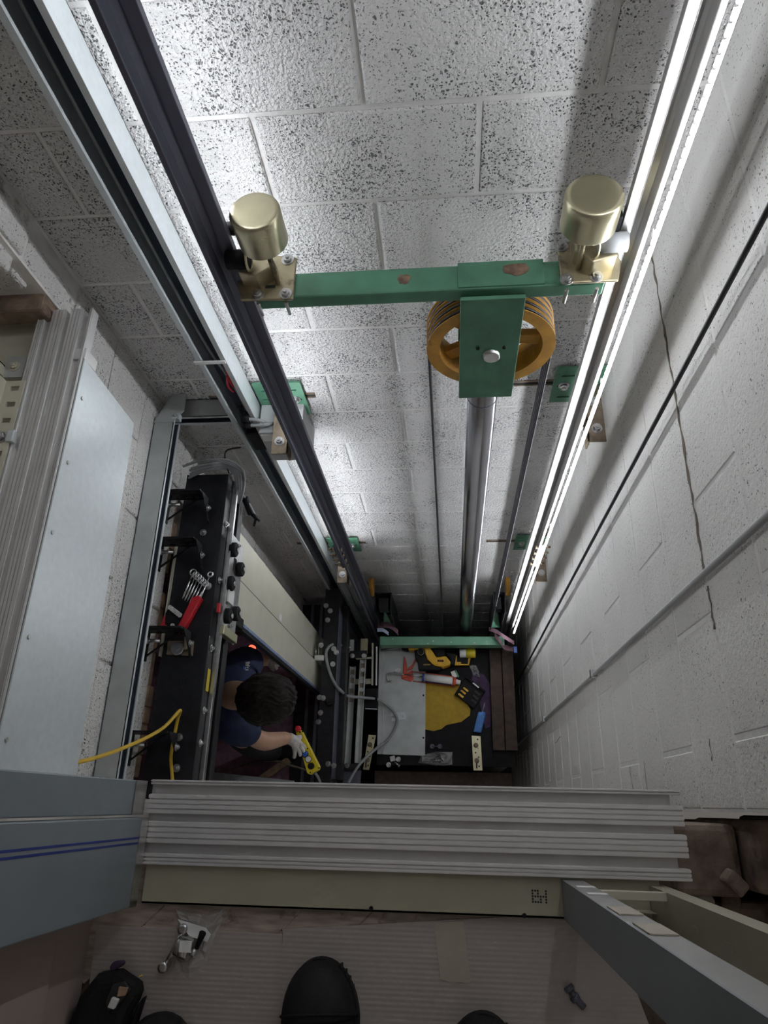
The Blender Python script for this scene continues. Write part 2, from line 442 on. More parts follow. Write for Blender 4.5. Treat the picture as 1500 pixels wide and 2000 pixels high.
# broken masonry edge along the underside of the lintel and ragged reveal by the upper doorway
rg = random.Random(3)
b = MB()
y = 0.06
while y < 1.0:
    w = rg.uniform(0.05, 0.12)
    b.box(XL-0.10, XL-0.002+rg.uniform(-0.012, 0.006), y, min(y+w, 1.0), -0.90+rg.uniform(-0.025, 0.0), -0.868, 0.006)
    y += w
b.build('lintel_edge', 'timber_pale', wall_left)
for k in range(9):
    z = -0.02 + k*0.085
    MB().box(XL-0.20, XL-0.015+rg.uniform(-0.03, 0.01), 1.13-0.03+rg.uniform(-0.02, 0.02), 1.145, z, z+rg.uniform(0.055, 0.078), 0.008).build('brick', 'block_left' if k % 4 else 'bare_brick', wall_left)
wall_front = struct(MB().box(XL-0.2, 0.34, -0.2, YF, ZPIT, -0.07).build('wall_front', 'mortar_left'))
floor_pit = struct(MB().box(XL-0.2, XR+0.2, -0.2, YB+0.2, ZPIT-0.1, ZPIT).build('floor_pit', 'pit'))
ceil = struct(MB().box(XL-0.2, XR+0.2, YF, YB+0.2, ZTOP, ZTOP+0.1).build('ceiling', 'mortar'))

# lower landing seen through the doorway
ZL = -3.10
floor_lower = struct(MB().box(-2.6, XL+0.0, -0.6, 1.5, ZL-0.1, ZL).build('floor_lower', 'purple_floor'))
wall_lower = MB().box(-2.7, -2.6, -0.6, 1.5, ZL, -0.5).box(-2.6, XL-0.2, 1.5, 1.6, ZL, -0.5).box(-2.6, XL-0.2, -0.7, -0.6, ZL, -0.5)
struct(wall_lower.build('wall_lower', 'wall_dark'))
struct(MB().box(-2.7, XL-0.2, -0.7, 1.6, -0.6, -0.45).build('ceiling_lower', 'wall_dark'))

# upper landing
ZF = -0.03
floor = struct(MB().box(-1.3, 0.36, -1.6, -0.10, ZF-0.12, ZF-0.008).build('floor', 'brown_brick'))
pm = {}
pw, pl = 0.085, 0.34
pmesh = MB().box(-pl/2, pl/2, -pw/2+0.0008, pw/2-0.0008, -0.007, 0.0, 0.0012).mesh('plank', 'wood_plank')
for i in range(-8, 9):
    for j in (0, 1):
        for r_ in range(0, 2):
            cx = i*pw*1.414*1.0 - 0.05 + (0.12 if j else 0.0); cy = -0.20 - r_*0.24 + (0.06 if j else -0.06)
            if -0.62 < cx < 0.18:
                a = math.radians(45 if j else -45)
                link('plank', pmesh, floor, (cx, cy, ZF + 0.0004*(i % 3) + 0.0012*j), Euler((0, 0, a)))
wl2 = struct(MB().box(-0.80, -0.625, -1.6, -0.19, ZF, 2.2).build('wall_landing', 'pink_wall'))
# dado box on that landing wall
sk = MB().box(-0.625, -0.615, -0.34, -0.17, 0.10, 0.50, 0.004).build('trim_1', 'pink_wall'); struct(sk)
# broken masonry return beside the sill
brk = struct(MB().box(0.40, 1.2, -0.60, -0.02, -0.9, -0.42).build('wall_return', 'brown_brick'))
bk = [(0.40, 0.52, -0.14, -0.02, -0.42, -0.15, 'brown_brick'), (0.525, 0.60, -0.13, -0.012, -0.42, -0.10, 'brown_brick'), (0.62, 0.80, -0.115, -0.005, -0.42, -0.11, 'grey_brick'), (0.62, 0.78, -0.05, -0.003, -0.11, -0.06, 'grey_brick'), (0.81, 0.95, -0.13, -0.005, -0.42, -0.10, 'brown_brick'),
      (0.40, 0.60, -0.33, -0.15, -0.42, -0.20, 'brown_brick'), (0.62, 0.96, -0.30, -0.14, -0.42, -0.13, 'brown_brick'),
      (0.66, 1.05, -0.128, -0.02, -0.098, 0.10, 'brown_brick'), (0.52, 0.98, -0.52, -0.34, -0.42, -0.22, 'orange_brick')]
for x0, x1, y0, y1, z0, z1, m in bk:
    MB().box(x0, x1, y0, y1, z0, z1, 0.012).build('brick', m, brk)

rq = random.Random(21)
for k in range(16):
    x = rq.uniform(0.42, 0.85); y = rq.uniform(-0.30, -0.03); w = rq.uniform(0.010, 0.026)
    z = -0.12 if y > -0.14 else -0.18
    mt = Matrix.Translation((x, y, z)) @ Euler((rq.uniform(-.3, .3), rq.uniform(-.3, .3), rq.uniform(0, 3))).to_matrix().to_4x4()
    MB().box(-w, w, -w*0.7, w*0.7, -0.015, rq.uniform(0.004, 0.015), 0.006, mtx=mt).build('rubble_chunk', rq.choice(['brown_brick', 'grey_brick', 'brown_brick']), brk)
# ------------------------------------------------------------------ guide rails
YR = 1.07
def rail(label, xb0, xb1, xt, m, ztop=2.25, zbot=-4.4):
    t = thing('guide_rail', label, 'rail', (xb1, YR, zbot), 'lift guide rails')
    sg = 1 if xt > xb1 else -1
    MB().box(xb0, xb1, YR-0.050, YR+0.050, zbot, ztop, 0.002).build('base_flange', m, t)
    xm = xb1 + (xt-xb1)*0.30
    MB().prism([(xb1, YR-0.016, zbot), (xm, YR-0.0065, zbot), (xm+(xt-xb1)*0.06, YR-0.0065, zbot), (xm+(xt-xb1)*0.06, YR+0.0065, zbot), (xm, YR+0.0065, zbot), (xb1, YR+0.016, zbot)], (0, 0, ztop-zbot)).build('neck', m, t)
    MB().box(xm+(xt-xb1)*0.06, xt, YR-0.0085, YR+0.0085, zbot, ztop, 0.0015).build('blade', m, t)
    # joint fishplate with its eight bolts
    xf = xb0 - sg*0.012
    MB().box(xb0, xf, YR-0.046, YR+0.046, -1.78, -1.50, 0.002).build('fishplate', m, t)
    for i in range(4):
        for y in (YR-0.04, YR+0.04):
            z = -1.75 + i*0.072
            MB().cyl((xf, y, z), (xf-sg*0.012, y, z), 0.009, 6).cyl((xf-sg*0.012, y, z), (xf-sg*0.03, y, z), 0.005, 8).build('bolt', 'rusty', t)
            MB().cyl((xb1, y, z), (xb1+sg*0.010, y, z), 0.009, 6).build('nut', 'rusty', t)
    return t
rail('dark steel lift guide rail in front of the open cable trunking', -0.487, -0.475, -0.436, 'rail_dark')
rail('shiny polished lift guide rail beside the glowing strip light', 0.395, 0.383, 0.352, 'rail_bright')

def led(label, x, y, tx, ty, z0, z1, m, step=0.0215):
    t = thing('led_strip_light', label, 'strip light', (x, y, z0), 'strip lights along the rails')
    b = MB(); n = int((z1-z0)/step)
    for i in range(n):
        z = z0 + step*i
        b.box(x-0.0028, x+0.0028, y-0.0028, y+0.0028, z, z+0.0145)
    o = b.build('led_beads', m, t); o['kind'] = 'stuff'
    MB().box(tx[0], tx[1], ty[0], ty[1], z0-0.01, z1+0.01).build('carrier_tape', 'white', t)
    for k in range(int((z1-z0)/0.5)):
        MB().box(tx[0]-0.001, tx[1]+0.001, ty[0]+0.002, ty[1]+0.026, z0+0.2+0.5*k, z0+0.212+0.5*k).build('clip', 'white', t)
    return t
led('bright white strip light hidden behind the dark guide rail', -0.480, 1.134, (-0.483, -0.477), (1.1255, 1.1275), -1.95, 2.2, 'led_rear')
led('beaded white strip light running beside the shiny guide rail', 0.3935, 0.985, (0.3975, 0.3985), (0.980, 0.991), -2.95, 2.2, 'led_side')

# ------------------------------------------------------------------ rail brackets on the back wall
def wall_bracket(label, xc, z, xr, side, dark):
    """green slotted plate bolted to a channel let into the wall, with an angle arm reaching to the rail"""
    t = thing('rail_bracket', label, 'bracket', (xc, YB, z), 'green rail brackets on the back wall')
    mtx = frame((xc, YB-0.012, z), (1, 0, 0), (0, 0, 1), (0, -1, 0))
    hl = [(-0.066, -0.026, -0.006, 0.006), (0.026, 0.066, -0.006, 0.006), (0.018, 0.058, 0.050, 0.060), (-0.058, -0.018, 0.050, 0.060), (0.018, 0.058, -0.070, -0.060), (-0.058, -0.018, -0.070, -0.060)]
    MB().holes((-0.079, 0.079), (-0.097, 0.097), hl, 0.006, mtx).build('plate', 'green', t)
    MB().box(xc-0.25*(side < 0)-0.22*(side > 0), xc+0.11*(side < 0)+0.078*(side > 0), YB-0.006, YB-0.001, z-0.013, z-0.008).box(xc-0.25*(side < 0)-0.22*(side > 0), xc+0.11*(side < 0)+0.078*(side > 0), YB-0.006, YB-0.001, z+0.008, z+0.013).build('wall_channel', 'rusty', t)
    MB().box(xc-0.25*(side < 0)-0.22*(side > 0), xc+0.11*(side < 0)+0.078*(side > 0), YB-0.0035, YB-0.001, z-0.008, z+0.008).build('channel_slot', 'pit', t)
    hexbolt(t, (xc+0.045*(1 if side < 0 else -1), YB-0.018, z+0.002), (0, -1, 0), 0.012, 0.01)
    # angle arm
    xa = xr
    s = -1 if side < 0 else 1
    MB().box(xa, xa+s*0.055, 1.03, YB-0.018, z-0.006, z, 0.001).box(xa, xa+s*0.006, 1.03, YB-0.018, z-0.05, z, 0.001).build('angle_arm', 'rusty', t)
    for y in (1.075, 1.17):
        hexbolt(t, (xa+s*0.03, y, z), (0, 0, 1), 0.011, 0.012)
    MB().cyl((xa+s*0.002, 1.09, z-0.02), (xa-s*0.018, 1.09, z-0.02), 0.008, 8).build('rail_clip', 'steel', t)
    return t
wall_bracket('green slotted rail plate behind the dark rail, upper one', -0.541, -0.63, -0.508, -1, 0)
wall_bracket('green slotted rail plate behind the dark rail, lower one', -0.535, -2.03, -0.508, -1, 0)
wall_bracket('green slotted rail plate behind the shiny rail, upper one', 0.418, -0.60, 0.430, 1, 1)
wall_bracket('green slotted rail plate behind the shiny rail, lower one', 0.415, -2.03, 0.430, 1, 1)

# ------------------------------------------------------------------ vertical cable trunking with its lid off
t = thing('cable_trunking', 'tall galvanised cable trunking with its lid off, beside the dark rail', 'trunking', (-0.67, 1.21, -4.2))
tx0, tx1, ty0, ty1, tz0, tz1 = -0.712, -0.627, 1.165, 1.238, -4.3, 1.6
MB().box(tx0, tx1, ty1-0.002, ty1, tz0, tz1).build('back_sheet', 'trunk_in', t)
MB().box(tx0, tx0+0.002, ty0, ty1, tz0, tz1).build('side_sheet', 'galv', t)
MB().box(tx1-0.002, tx1, ty0, ty1, tz0, tz1).build('side_sheet', 'galv', t)
MB().box(tx0, tx0+0.014, ty0-0.002, ty0, tz0, tz1).box(tx0+0.012, tx0+0.014, ty0, ty0+0.008, tz0, tz1).build('lip', 'galv', t)
MB().box(tx1-0.014, tx1, ty0-0.002, ty0, tz0, tz1).build('lip', 'galv_dull', t)
MB().tube(smooth_path([(-0.69, 1.21, 1.5), (-0.685, 1.2, 0.2), (-0.675, 1.19, -0.25), (-0.655, 1.19, -0.5), (-0.665, 1.2, -0.9), (-0.65, 1.21, -2.2), (-0.665, 1.22, -4.2)]), 0.004).build('cable', 'cable_grey', t)
MB().tube(smooth_path([(-0.65, 1.215, 1.5), (-0.655, 1.215, -0.4), (-0.675, 1.18, -0.62), (-0.65, 1.2, -1.0), (-0.67, 1.225, -4.2)]), 0.005).build('cable', 'cable_black', t)
MB().tube(smooth_path([(-0.64, 1.2, -0.30), (-0.648, 1.18, -0.38), (-0.652, 1.175, -0.44), (-0.645, 1.178, -0.47)]), 0.004).tube(smooth_path([(-0.652, 1.176, -0.40), (-0.664, 1.172, -0.45), (-0.655, 1.17, -0.48)]), 0.0035).build('red_wire', 'red', t)
p = ay(400, 718, 1.155); q = ay(412, 703, 1.155)
MB().box(-0.72, -0.628, 1.158, 1.162, -0.315, -0.303, mtx=Matrix.Rotation(0, 4, 'X')).build('retaining_strap', 'white', t)
MB().box(-0.69, -0.64, 1.168, 1.20, -0.86, -0.74, 0.004).build('cable_clamp', 'black', t)

# ------------------------------------------------------------------ horizontal trunking around the corner
HZ = -0.60
t = thing('wall_trunking', 'galvanised trunking run level around the shaft corner below the apron plate', 'trunking', (-0.92, 0.6, HZ))
def run(n, a, u, v, length):
    """a start at wall, u along, v away from the wall"""
    F = frame(a, u, v, (0, 0, 1))
    b = MB(); b.box(0, length, 0.002, 0.066, -0.002, 0.0, mtx=F); b.build('top_sheet', 'galv_dull', t)
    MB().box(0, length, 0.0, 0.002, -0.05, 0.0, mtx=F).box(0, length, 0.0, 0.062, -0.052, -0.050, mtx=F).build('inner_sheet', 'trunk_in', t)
    MB().box(0, length, 0.064, 0.066, -0.012, 0.0, mtx=F).build('lip', 'galv', t)
    MB().box(0, length, 0.064, 0.067, -0.052, -0.042, mtx=F).build('lip', 'galv', t)
run('left', (XL+0.004, -0.05, HZ), (0, 1, 0), (1, 0, 0), 1.21)
run('back', (XL+0.03, YB-0.004, HZ-0.035), (1, 0, 0), (0, -1, 0), 0.22)
MB().prism([(XL+0.004, 1.14, HZ), (XL+0.070, 1.14, HZ), (XL+0.10, 1.182, HZ-0.0), (XL+0.10, 1.246, HZ-0.0), (XL+0.05, 1.246, HZ)], (0, 0, 0.003)).build('corner_cover', 'galv_dull', t)
MB().box(XL+0.060, XL+0.088, 1.150, 1.172, HZ-0.02, HZ+0.006, 0.002).build('corner_gusset', 'galv', t)
hexbolt(t, (XL+0.074, 1.161, HZ+0.006), (0, 0, 1), 0.004, 0.003)

# ------------------------------------------------------------------ junction box behind the rail
t = thing('junction_box', 'grey junction box with white label, half hidden behind the dark rail', 'box', (-0.60, 1.2, -0.9))
jx0, jx1 = ay(507, 850, 1.125).x, ay(596, 860, 1.125).x
MB().box(jx0, jx1, 1.125, 1.246, -0.86, -0.66, 0.003).build('body', 'grey_box', t)
MB().box(jx0+0.004, jx0+0.05, 1.1235, 1.125, -0.715, -0.672).build('label_sticker', 'white', t)
MB().tube(smooth_path([(jx0+0.03, 1.16, -0.66), (jx0+0.01, 1.15, -0.62), (jx0-0.03, 1.15, -0.61)]), 0.006).tube(smooth_path([(jx0+0.045, 1.16, -0.66), (jx0+0.02, 1.14, -0.635), (jx0-0.03, 1.14, -0.635)]), 0.006).build('cable', 'cable_grey', t)
MB().cyl((jx0-0.02, 1.15, -0.61), (jx0-0.045, 1.15, -0.608), 0.012, 12).cyl((jx0-0.02, 1.14, -0.635), (jx0-0.045, 1.14, -0.633), 0.011, 12).build('cable_gland', 'black', t)

# ------------------------------------------------------------------ crosshead with its pulley
t = thing('crosshead_beam', 'rust-flecked green steel crosshead beam spanning between the two guide rails', 'beam', (-0.04, 1.03, 0.1))
bx0, bx1, by0, by1, bz0, bz1 = -0.408, 0.332, 1.0, 1.066, 0.100, 0.136
MB().box(bx0, bx1, by0, by1, bz0, bz1, 0.004).build('box_section', 'green', t)
MB().box(0.03, 0.21, by0+0.004, by1+0.004, bz1-0.001, bz1+0.003, 0.001).build('top_pad', 'green', t)
def blot(cx, cy, rx, ry, z, name='rust_patch', m='rust_patch', parent=t, h=0.0012, seed=1):
    r_ = random.Random(seed); pts = []
    for i in range(14):
        a = 2*math.pi*i/14; k = r_.uniform(0.7, 1.15)
        pts.append((cx+rx*k*math.cos(a), cy+ry*k*math.sin(a), z))
    return MB().prism(pts, (0, 0, h)).build(name, m, parent)
blot(0.156, 1.045, 0.030, 0.020, bz1+0.0028, seed=4); blot(-0.085, 1.036, 0.014, 0.015, bz1-0.0004, seed=6)

t = thing('pulley_yoke', 'tall green cheek plate holding the ochre pulley on its axle', 'pulley bracket', (0.10, 1.04, -0.25))
px0, px1 = 0.034, 0.170
MB().box(px0, px1, 0.978, 0.988, -0.252, 0.128, 0.0015).build('cheek_plate', 'green', t)
MB().box(px0, px1, 1.094, 1.104, -0.252, 0.09, 0.0015).build('cheek_plate', 'green', t)
MB().box(px0+0.004, px1-0.004, 0.988, 1.094, -0.262, -0.250, 0.001).build('base_plate', 'green', t)
PC = Vector((0.108, 1.041, -0.078)); PR = 0.1475
MB().cyl((PC.x, 0.968, PC.z+0.012), (PC.x, 1.112, PC.z+0.012), 0.020, 24, bev=0.002).build('axle', 'steel', t)
for dx in (-0.032, 0.028):
    MB().cyl((PC.x+dx, 0.9775, PC.z+0.040), (PC.x+dx, 0.974, PC.z+0.040), 0.004, 8).build('grub_screw', 'black', t)

t = thing('rope_pulley', 'large ochre spoked rope pulley hung under the green beam', 'pulley', PC)
NR = 4
ys = [PC.y-0.027+0.018*i for i in range(NR)]
prof = [(-0.038, PR-0.026), (-0.038, PR+0.004)]
for y in ys:
    o_ = y-PC.y
    prof += [(o_-0.0085, PR+0.004), (o_-0.004, PR-0.006), (o_+0.004, PR-0.006), (o_+0.0085, PR+0.004)]
prof += [(0.038, PR+0.004), (0.038, PR-0.026), (0.010, PR-0.030), (-0.010, PR-0.030)]
bm = MB(); seg = 64; L = []
for h, r in prof:
    L.append([bm.bm.verts.new((PC.x + r*math.cos(2*math.pi*i/seg), PC.y+h, PC.z + r*math.sin(2*math.pi*i/seg))) for i in range(seg)])
for A, B in zip(L, L[1:] + L[:1]):
    for i in range(seg): bm.bm.faces.new((A[i], A[(i+1) % seg], B[(i+1) % seg], B[i])).smooth = True
me_r = bm.build('rim', 'pulley', t)
for p_ in me_r.data.polygons: p_.use_smooth = False
MB().cyl((PC.x, PC.y-0.032, PC.z), (PC.x, PC.y+0.032, PC.z), 0.036, 28, bev=0.003).build('hub', 'pulley', t)
for k in range(5):
    a = math.radians(140+72*k); d = Vector((math.cos(a), 0, math.sin(a))); n_ = Vector((-d.z, 0, d.x))
    A = PC + d*0.030; B = PC + d*(PR-0.024)
    b = MB(); b.prism([A+n_*0.015+Vector((0, -0.010, 0)), B+n_*0.019+Vector((0, -0.010, 0)), B-n_*0.019+Vector((0, -0.010, 0)), A-n_*0.015+Vector((0, -0.010, 0))], (0, 0.020, 0))
    b.build('spoke', 'pulley', t, 0.003)

for i, y in enumerate(ys):
    pts = [(PC.x-PR, y, -4.0), (PC.x-PR, y, -2.0), (PC.x-PR, y, PC.z)]
    for k in range(1, 24):
        a = math.pi - math.pi*k/24
        pts.append((PC.x+PR*math.cos(a), y, PC.z+PR*math.sin(a)))
    pts += [(PC.x+PR, y, PC.z), (PC.x+PR, y, -2.0), (PC.x+PR, y, -4.0)]
    nm = ['nearest the green cheek plate', 'second from the green cheek plate', 'third from the green cheek plate', 'nearest the block wall'][i]
    tag(MB().tube(pts, 0.0031, 8).build('suspension_rope', 'rope'), 'dark steel rope looped over the ochre pulley, ' + nm, 'rope', 'ropes over the pulley')

t = thing('hydraulic_ram', 'mirror-bright chrome hydraulic ram standing under the pulley', 'hydraulic ram', (0.115, 1.041, -4.2))
rx = (ay(911, 790, 1.0).x + ay(970, 790, 1.0).x)/2*1.0; rr = (ay(970, 790, 1.0).x - ay(911, 790, 1.0).x)/2
RX, RYY = rx*1.041, 1.041
MB().cyl((RX, RYY, -4.3), (RX, RYY, -0.262), rr, 48).build('rod', 'chrome', t)
MB().lathe([(0, rr+0.0006), (0.004, rr+0.0012), (0.008, rr+0.0006)], (RX, RYY, -0.345), (0, 0, 1), 48).build('witness_ring', 'rail_dark', t)
MB().lathe([(0, rr+0.025), (0.25, rr+0.025), (0.27, rr+0.012), (0.29, rr+0.012)], (RX, RYY, -4.4), (0, 0, 1), 40).build('cylinder_head', 'black_metal', t)

# ------------------------------------------------------------------ guide shoes and rail oilers at both ends of the crosshead
def shoe(label, corners, bolts, slots, z, xin, sgn):
    t = thing('guide_shoe', label, 'guide shoe', az(*corners[0], z), 'guide shoes on the crosshead')
    mp_ = MB().prism([az(x, y, z) for x, y in corners], (0, 0, 0.006)).build('mounting_plate', 'brass_dirty', t, 0.003)
    for x, y in bolts:
        p = az(x, y, z+0.006)
        hexbolt(t, p, (0, 0, 1), 0.0095, 0.007)
        MB().cyl((p.x, by0-0.012, bz0-0.004), (p.x, by0-0.012, bz1), 0.004, 8).build('bolt_shank', 'steel', t) if y > 530 else None
    for x, y in slots:
        p = az(x, y, z+0.006)
        MB().box(p.x-0.011, p.x+0.011, p.y-0.004, p.y+0.004, p.z-0.0006, p.z+0.0006, 0.0).build('slot', 'pit', mp_)
    return t
zt = bz1 + 0.001
t = shoe('brassy guide shoe plate riding the dark guide rail', [(464, 552), (471, 590), (574, 588), (581, 506), (520, 500), (500, 540)], [(562, 508), (558, 574), (504, 576), (517, 513)], [(529, 526), (528, 560)], zt, -0.43, -1)
p = az(487, 520, zt)
MB().prism([(-0.436, 1.035, zt), (-0.395, 1.02, zt), (-0.355, 1.05, zt), (-0.375, 1.10, zt), (-0.436, 1.11, zt)], (0, 0, 0.045)).build('shoe_block', 'brass_dirty', t, 0.004)
MB().cyl((-0.452, 1.045, zt+0.07), (-0.405, 1.045, zt+0.07), 0.020, 20).cyl((-0.452, 1.09, zt+0.11), (-0.41, 1.09, zt+0.11), 0.014, 16).build('slider_insert', 'black', t)
MB().lathe([(0, 0.026), (0.004, 0.026), (0.004, 0.021)], (-0.408, 1.045, zt+0.07), (1, 0, 0), 20, False).build('insert_collar', 'brass', t)
t = shoe('oil-stained guide shoe plate riding the shiny guide rail', [(1087, 481), (1095, 557), (1207, 552), (1213, 514), (1185, 470), (1130, 470)], [(1107, 546), (1165, 541), (1096, 482)], [(1140, 495), (1140, 522)], zt, 0.35, 1)
MB().prism([(0.352, 1.03, zt), (0.30, 1.015, zt), (0.268, 1.05, zt), (0.27, 1.10, zt), (0.352, 1.11, zt)], (0, 0, 0.045)).build('shoe_block', 'brass_dirty', t, 0.004)
MB().cyl((0.31, 1.045, zt+0.065), (0.366, 1.045, zt+0.065), 0.020, 20).build('slider_insert', 'cable_grey', t)
MB().box(0.318, 0.348, 1.055, 1.085, zt+0.07, zt+0.12, 0.002).build('slider_top', 'black', t)
MB().lathe([(0, 0.026), (0.004, 0.026), (0.004, 0.021)], (0.306, 1.045, zt+0.065), (1, 0, 0), 20, False).build('insert_collar', 'brass', t)

def oiler(label, top, bot, rpx, y):
    P = ay(*top, y); Q = ay(*bot, y)
    r = (ay(top[0]+rpx, top[1], y).x - ay(top[0]-rpx, top[1], y).x)/2
    t = thing('rail_oiler', label, 'oil cup', (P.x, P.y, Q.z), 'oil cups above the crosshead')
    h = P.z - Q.z
    MB().lathe([(0, r*0.97), (0.0005, r*0.985), (0.002, r*0.992), (h*0.70, r*0.992), (h*0.72, r*0.992)], (P.x, P.y, Q.z), (0, 0, 1), 40).build('can', 'brass', t)
    MB().lathe([(h*0.70, r*0.985), (h*0.7005, r*1.0), (h*0.703, r*1.0), (h*0.95, r*1.0), (h*0.975, r*0.985), (h, r*0.95), (h+0.0003, r*0.945), (h+0.0005, r*0.80)], (P.x, P.y, Q.z), (0, 0, 1), 40).build('lid', 'brass', t)
    MB().cyl((P.x, P.y, Q.z), (P.x, P.y, Q.z-0.028), 0.010, 14, r2=0.006).cyl((P.x, P.y, Q.z-0.028), (P.x, P.y, bz1+0.006), 0.0055, 12).build('stem', 'brass_dirty', t)
    return t
oiler('brass oil cup beside the dark guide rail', (496, 412), (512, 472), 51, 1.035)
oiler('brass oil cup beside the shiny guide rail', (1162, 380), (1151, 439), 58, 1.035)

# ------------------------------------------------------------------ cables on the right wall
pts = [(XR-0.022, 0.823, 1.3), (XR-0.020, 0.823, 0.0), (XR-0.020, 0.825, -1.5), (XR-0.018, 0.83, -4.3)]
tag(MB().tube(smooth_path(pts), 0.0052, 8).build('wall_cable', 'cable_black'), 'thin black cable hanging straight down the white side wall', 'cable')
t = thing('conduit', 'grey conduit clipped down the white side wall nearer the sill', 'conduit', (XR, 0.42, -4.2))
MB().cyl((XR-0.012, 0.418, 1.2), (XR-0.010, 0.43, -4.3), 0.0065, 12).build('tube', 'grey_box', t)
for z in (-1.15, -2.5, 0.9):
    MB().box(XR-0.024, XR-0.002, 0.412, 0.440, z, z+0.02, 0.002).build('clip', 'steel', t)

# stuck-down patch low on the right wall near the sill
p = ax(1225, 1540, XR-0.008)
# ------------------------------------------------------------------ landing sills
def sill(name, label, F, length, ends):
    """F: u along the sill, v across from the shaft edge to the landing, w up"""
    D = 0.138
    t = thing(name, label, 'door sill', F.to_translation())
    MB().box(0, length-ends, 0.002, D-0.004, -0.030, -0.012, mtx=F).build('groove_floor', 'alu_floor', t)
    for a, b, k in ((0.0, 0.060, 2), (0.175, 0.41, 4), (0.50, 0.755, 4), (0.870, 1.0, 3)):
        v0, v1 = a*D, b*D
        m = MB()
        m.box(0, length, v0, v1, -0.030, -0.005, mtx=F)
        w = (v1-v0)/k
        for i in range(k):
            m.box(0, length, v0+w*i+0.0011, v0+w*(i+1)-0.0011, -0.005, 0.0 if i % 2 == 0 else -0.0015, mtx=F)
        m.build('track_rib', 'alu', t)
    return t
s1 = sill('landing_sill', 'grooved aluminium door sill lying across the bottom foreground, in front of the boots', frame((-0.543, 0.033, 0.0), (1, 0, 0), (0, -1, 0), (0, 0, 1)), 0.928, 0.016)
s2 = sill('landing_sill', 'grooved aluminium door sill above the bare galvanised apron plate', frame((-0.862, 0.0, 0.0), (0, 1, 0), (-1, 0, 0), (0, 0, 1)), 1.112, 0.016)

# beige sill channel toward the photographer, with its punched dot mark
t = thing('sill_channel', 'olive beige steel channel with a dotted punch mark below the front sill', 'steel channel', (-0.2, -0.135, -0.02))
MB().box(-0.535, 0.335, -0.166, -0.104, -0.018, -0.012, 0.001).box(-0.535, 0.335, -0.166, -0.161, -0.024, -0.012, 0.001).build('flange', 'beige_green', t)
dots = {0: [1, 2, 3, 6], 1: [1, 3, 6], 2: [1, 2, 3, 4, 5, 6], 3: [1, 4, 6], 4: [1, 2, 3, 4, 6]}
dm = MB()
for r_, cs in dots.items():
    for c in cs:
        p = az(1034.5 + c*5.25 + r_*0.25, 1739 + r_*5.5 + c*0.3, -0.012)
        dm.cyl(p, p + Vector((0, 0, 0.0004)), 0.0017, 10)
dm.build('punch_mark', 'pit', t)
for x, y in ((725, 1774), (1024, 1788)):
    p = az(x, y, -0.012); MB().cyl(p, p+Vector((0, 0, 0.003)), 0.0035, 10).build('screw_tip', 'black', t)

# galvanised apron under the far sill
t = thing('sill_apron', 'large pale galvanised apron plate hanging below the sill', 'metal plate', (-0.862, 0.5, -0.3))
m = MB()
m.prism([(-0.860, 0.0, -0.006), (-0.860, 0.965, -0.006), (-0.860, 0.952, -0.290), (-0.860, 0.0, -0.325)], (0.003, 0, 0)).build('sheet', 'galv', t)
MB().box(-0.885, -0.857, 0.965, 0.995, -0.06, -0.004, 0.001).build('end_tab', 'alu', t)
for y in (0.87, 0.70, 0.53, 0.30, 0.1):
    MB().cyl((-0.857, y, -0.03), (-0.8545, y, -0.03), 0.005, 10).build('rivet', 'steel', t)

# slotted beige sill brackets
for i, (y0, y1, nm) in enumerate(((0.60, 0.90, 'farthest along the sill'), (0.28, 0.57, 'middle one along the sill'), (0.02, 0.25, 'nearest along the sill'))):
    t = thing('sill_bracket', 'beige slotted sill bracket beside the apron sill, ' + nm, 'bracket', (-1.01, y0, 0.0), 'slotted brackets along the sill')
    L = y1-y0; n = 7
    F = frame((-0.984, y0, 0.004), (0, 1, 0), (-1, 0, 0), (0, 0, 1))
    hl = [(L*(k+0.35)/n, L*(k+0.65)/n, 0.010, 0.032) for k in range(n)]
    MB().holes((0, L), (0, 0.046), hl, 0.004, F).build('slotted_flange', 'beige', t)
    F2 = frame((-1.030, y0, 0.004), (0, 1, 0), (0, 0, 1), (-1, 0, 0))
    MB().holes((0, L), (0, 0.055), [(L*0.2, L*0.35, 0.02, 0.03), (L*0.65, L*0.8, 0.02, 0.03)], 0.004, F2).build('upright_flange', 'beige', t)
    hexbolt(t, (-1.006, y0+L*0.5, 0.008), (0, 0, 1), 0.011, 0.009)
    hexbolt(t, (-1.006, y0+L*0.07, 0.008), (0, 0, 1), 0.010, 0.008)
    MB().box(-0.990, -0.974, y0+L*0.45, y0+L*0.55, 0.001, 0.014, 0.002).build('slot_clip', 'galv', t)
t = thing('door_post', 'beige folded door post at the back end of the apron sill', 'door post', (-1.05, 0.98, 0.0))
MB().box(-1.12, -1.06, 0.955, 0.958, -0.02, 1.0).box(-1.063, -1.06, 0.93, 0.958, -0.02, 1.0).build('post_sheet', 'beige', t)
MB().box(-1.06, -1.01, 0.925, 0.985, -0.02, -0.012).build('foot', 'galv_dull', t)
hexbolt(t, (-1.035, 0.955, -0.012), (0, 0, 1), 0.009, 0.006, 'beige')
struct(MB().box(-1.6, -1.0, -0.1, 1.12, -0.16, -0.05).build('floor_side', 'beige'))
struct(MB().box(-1.6, -1.16, 1.13, 1.25, -0.06, 1.2).build('wall_side', 'mortar_left'))

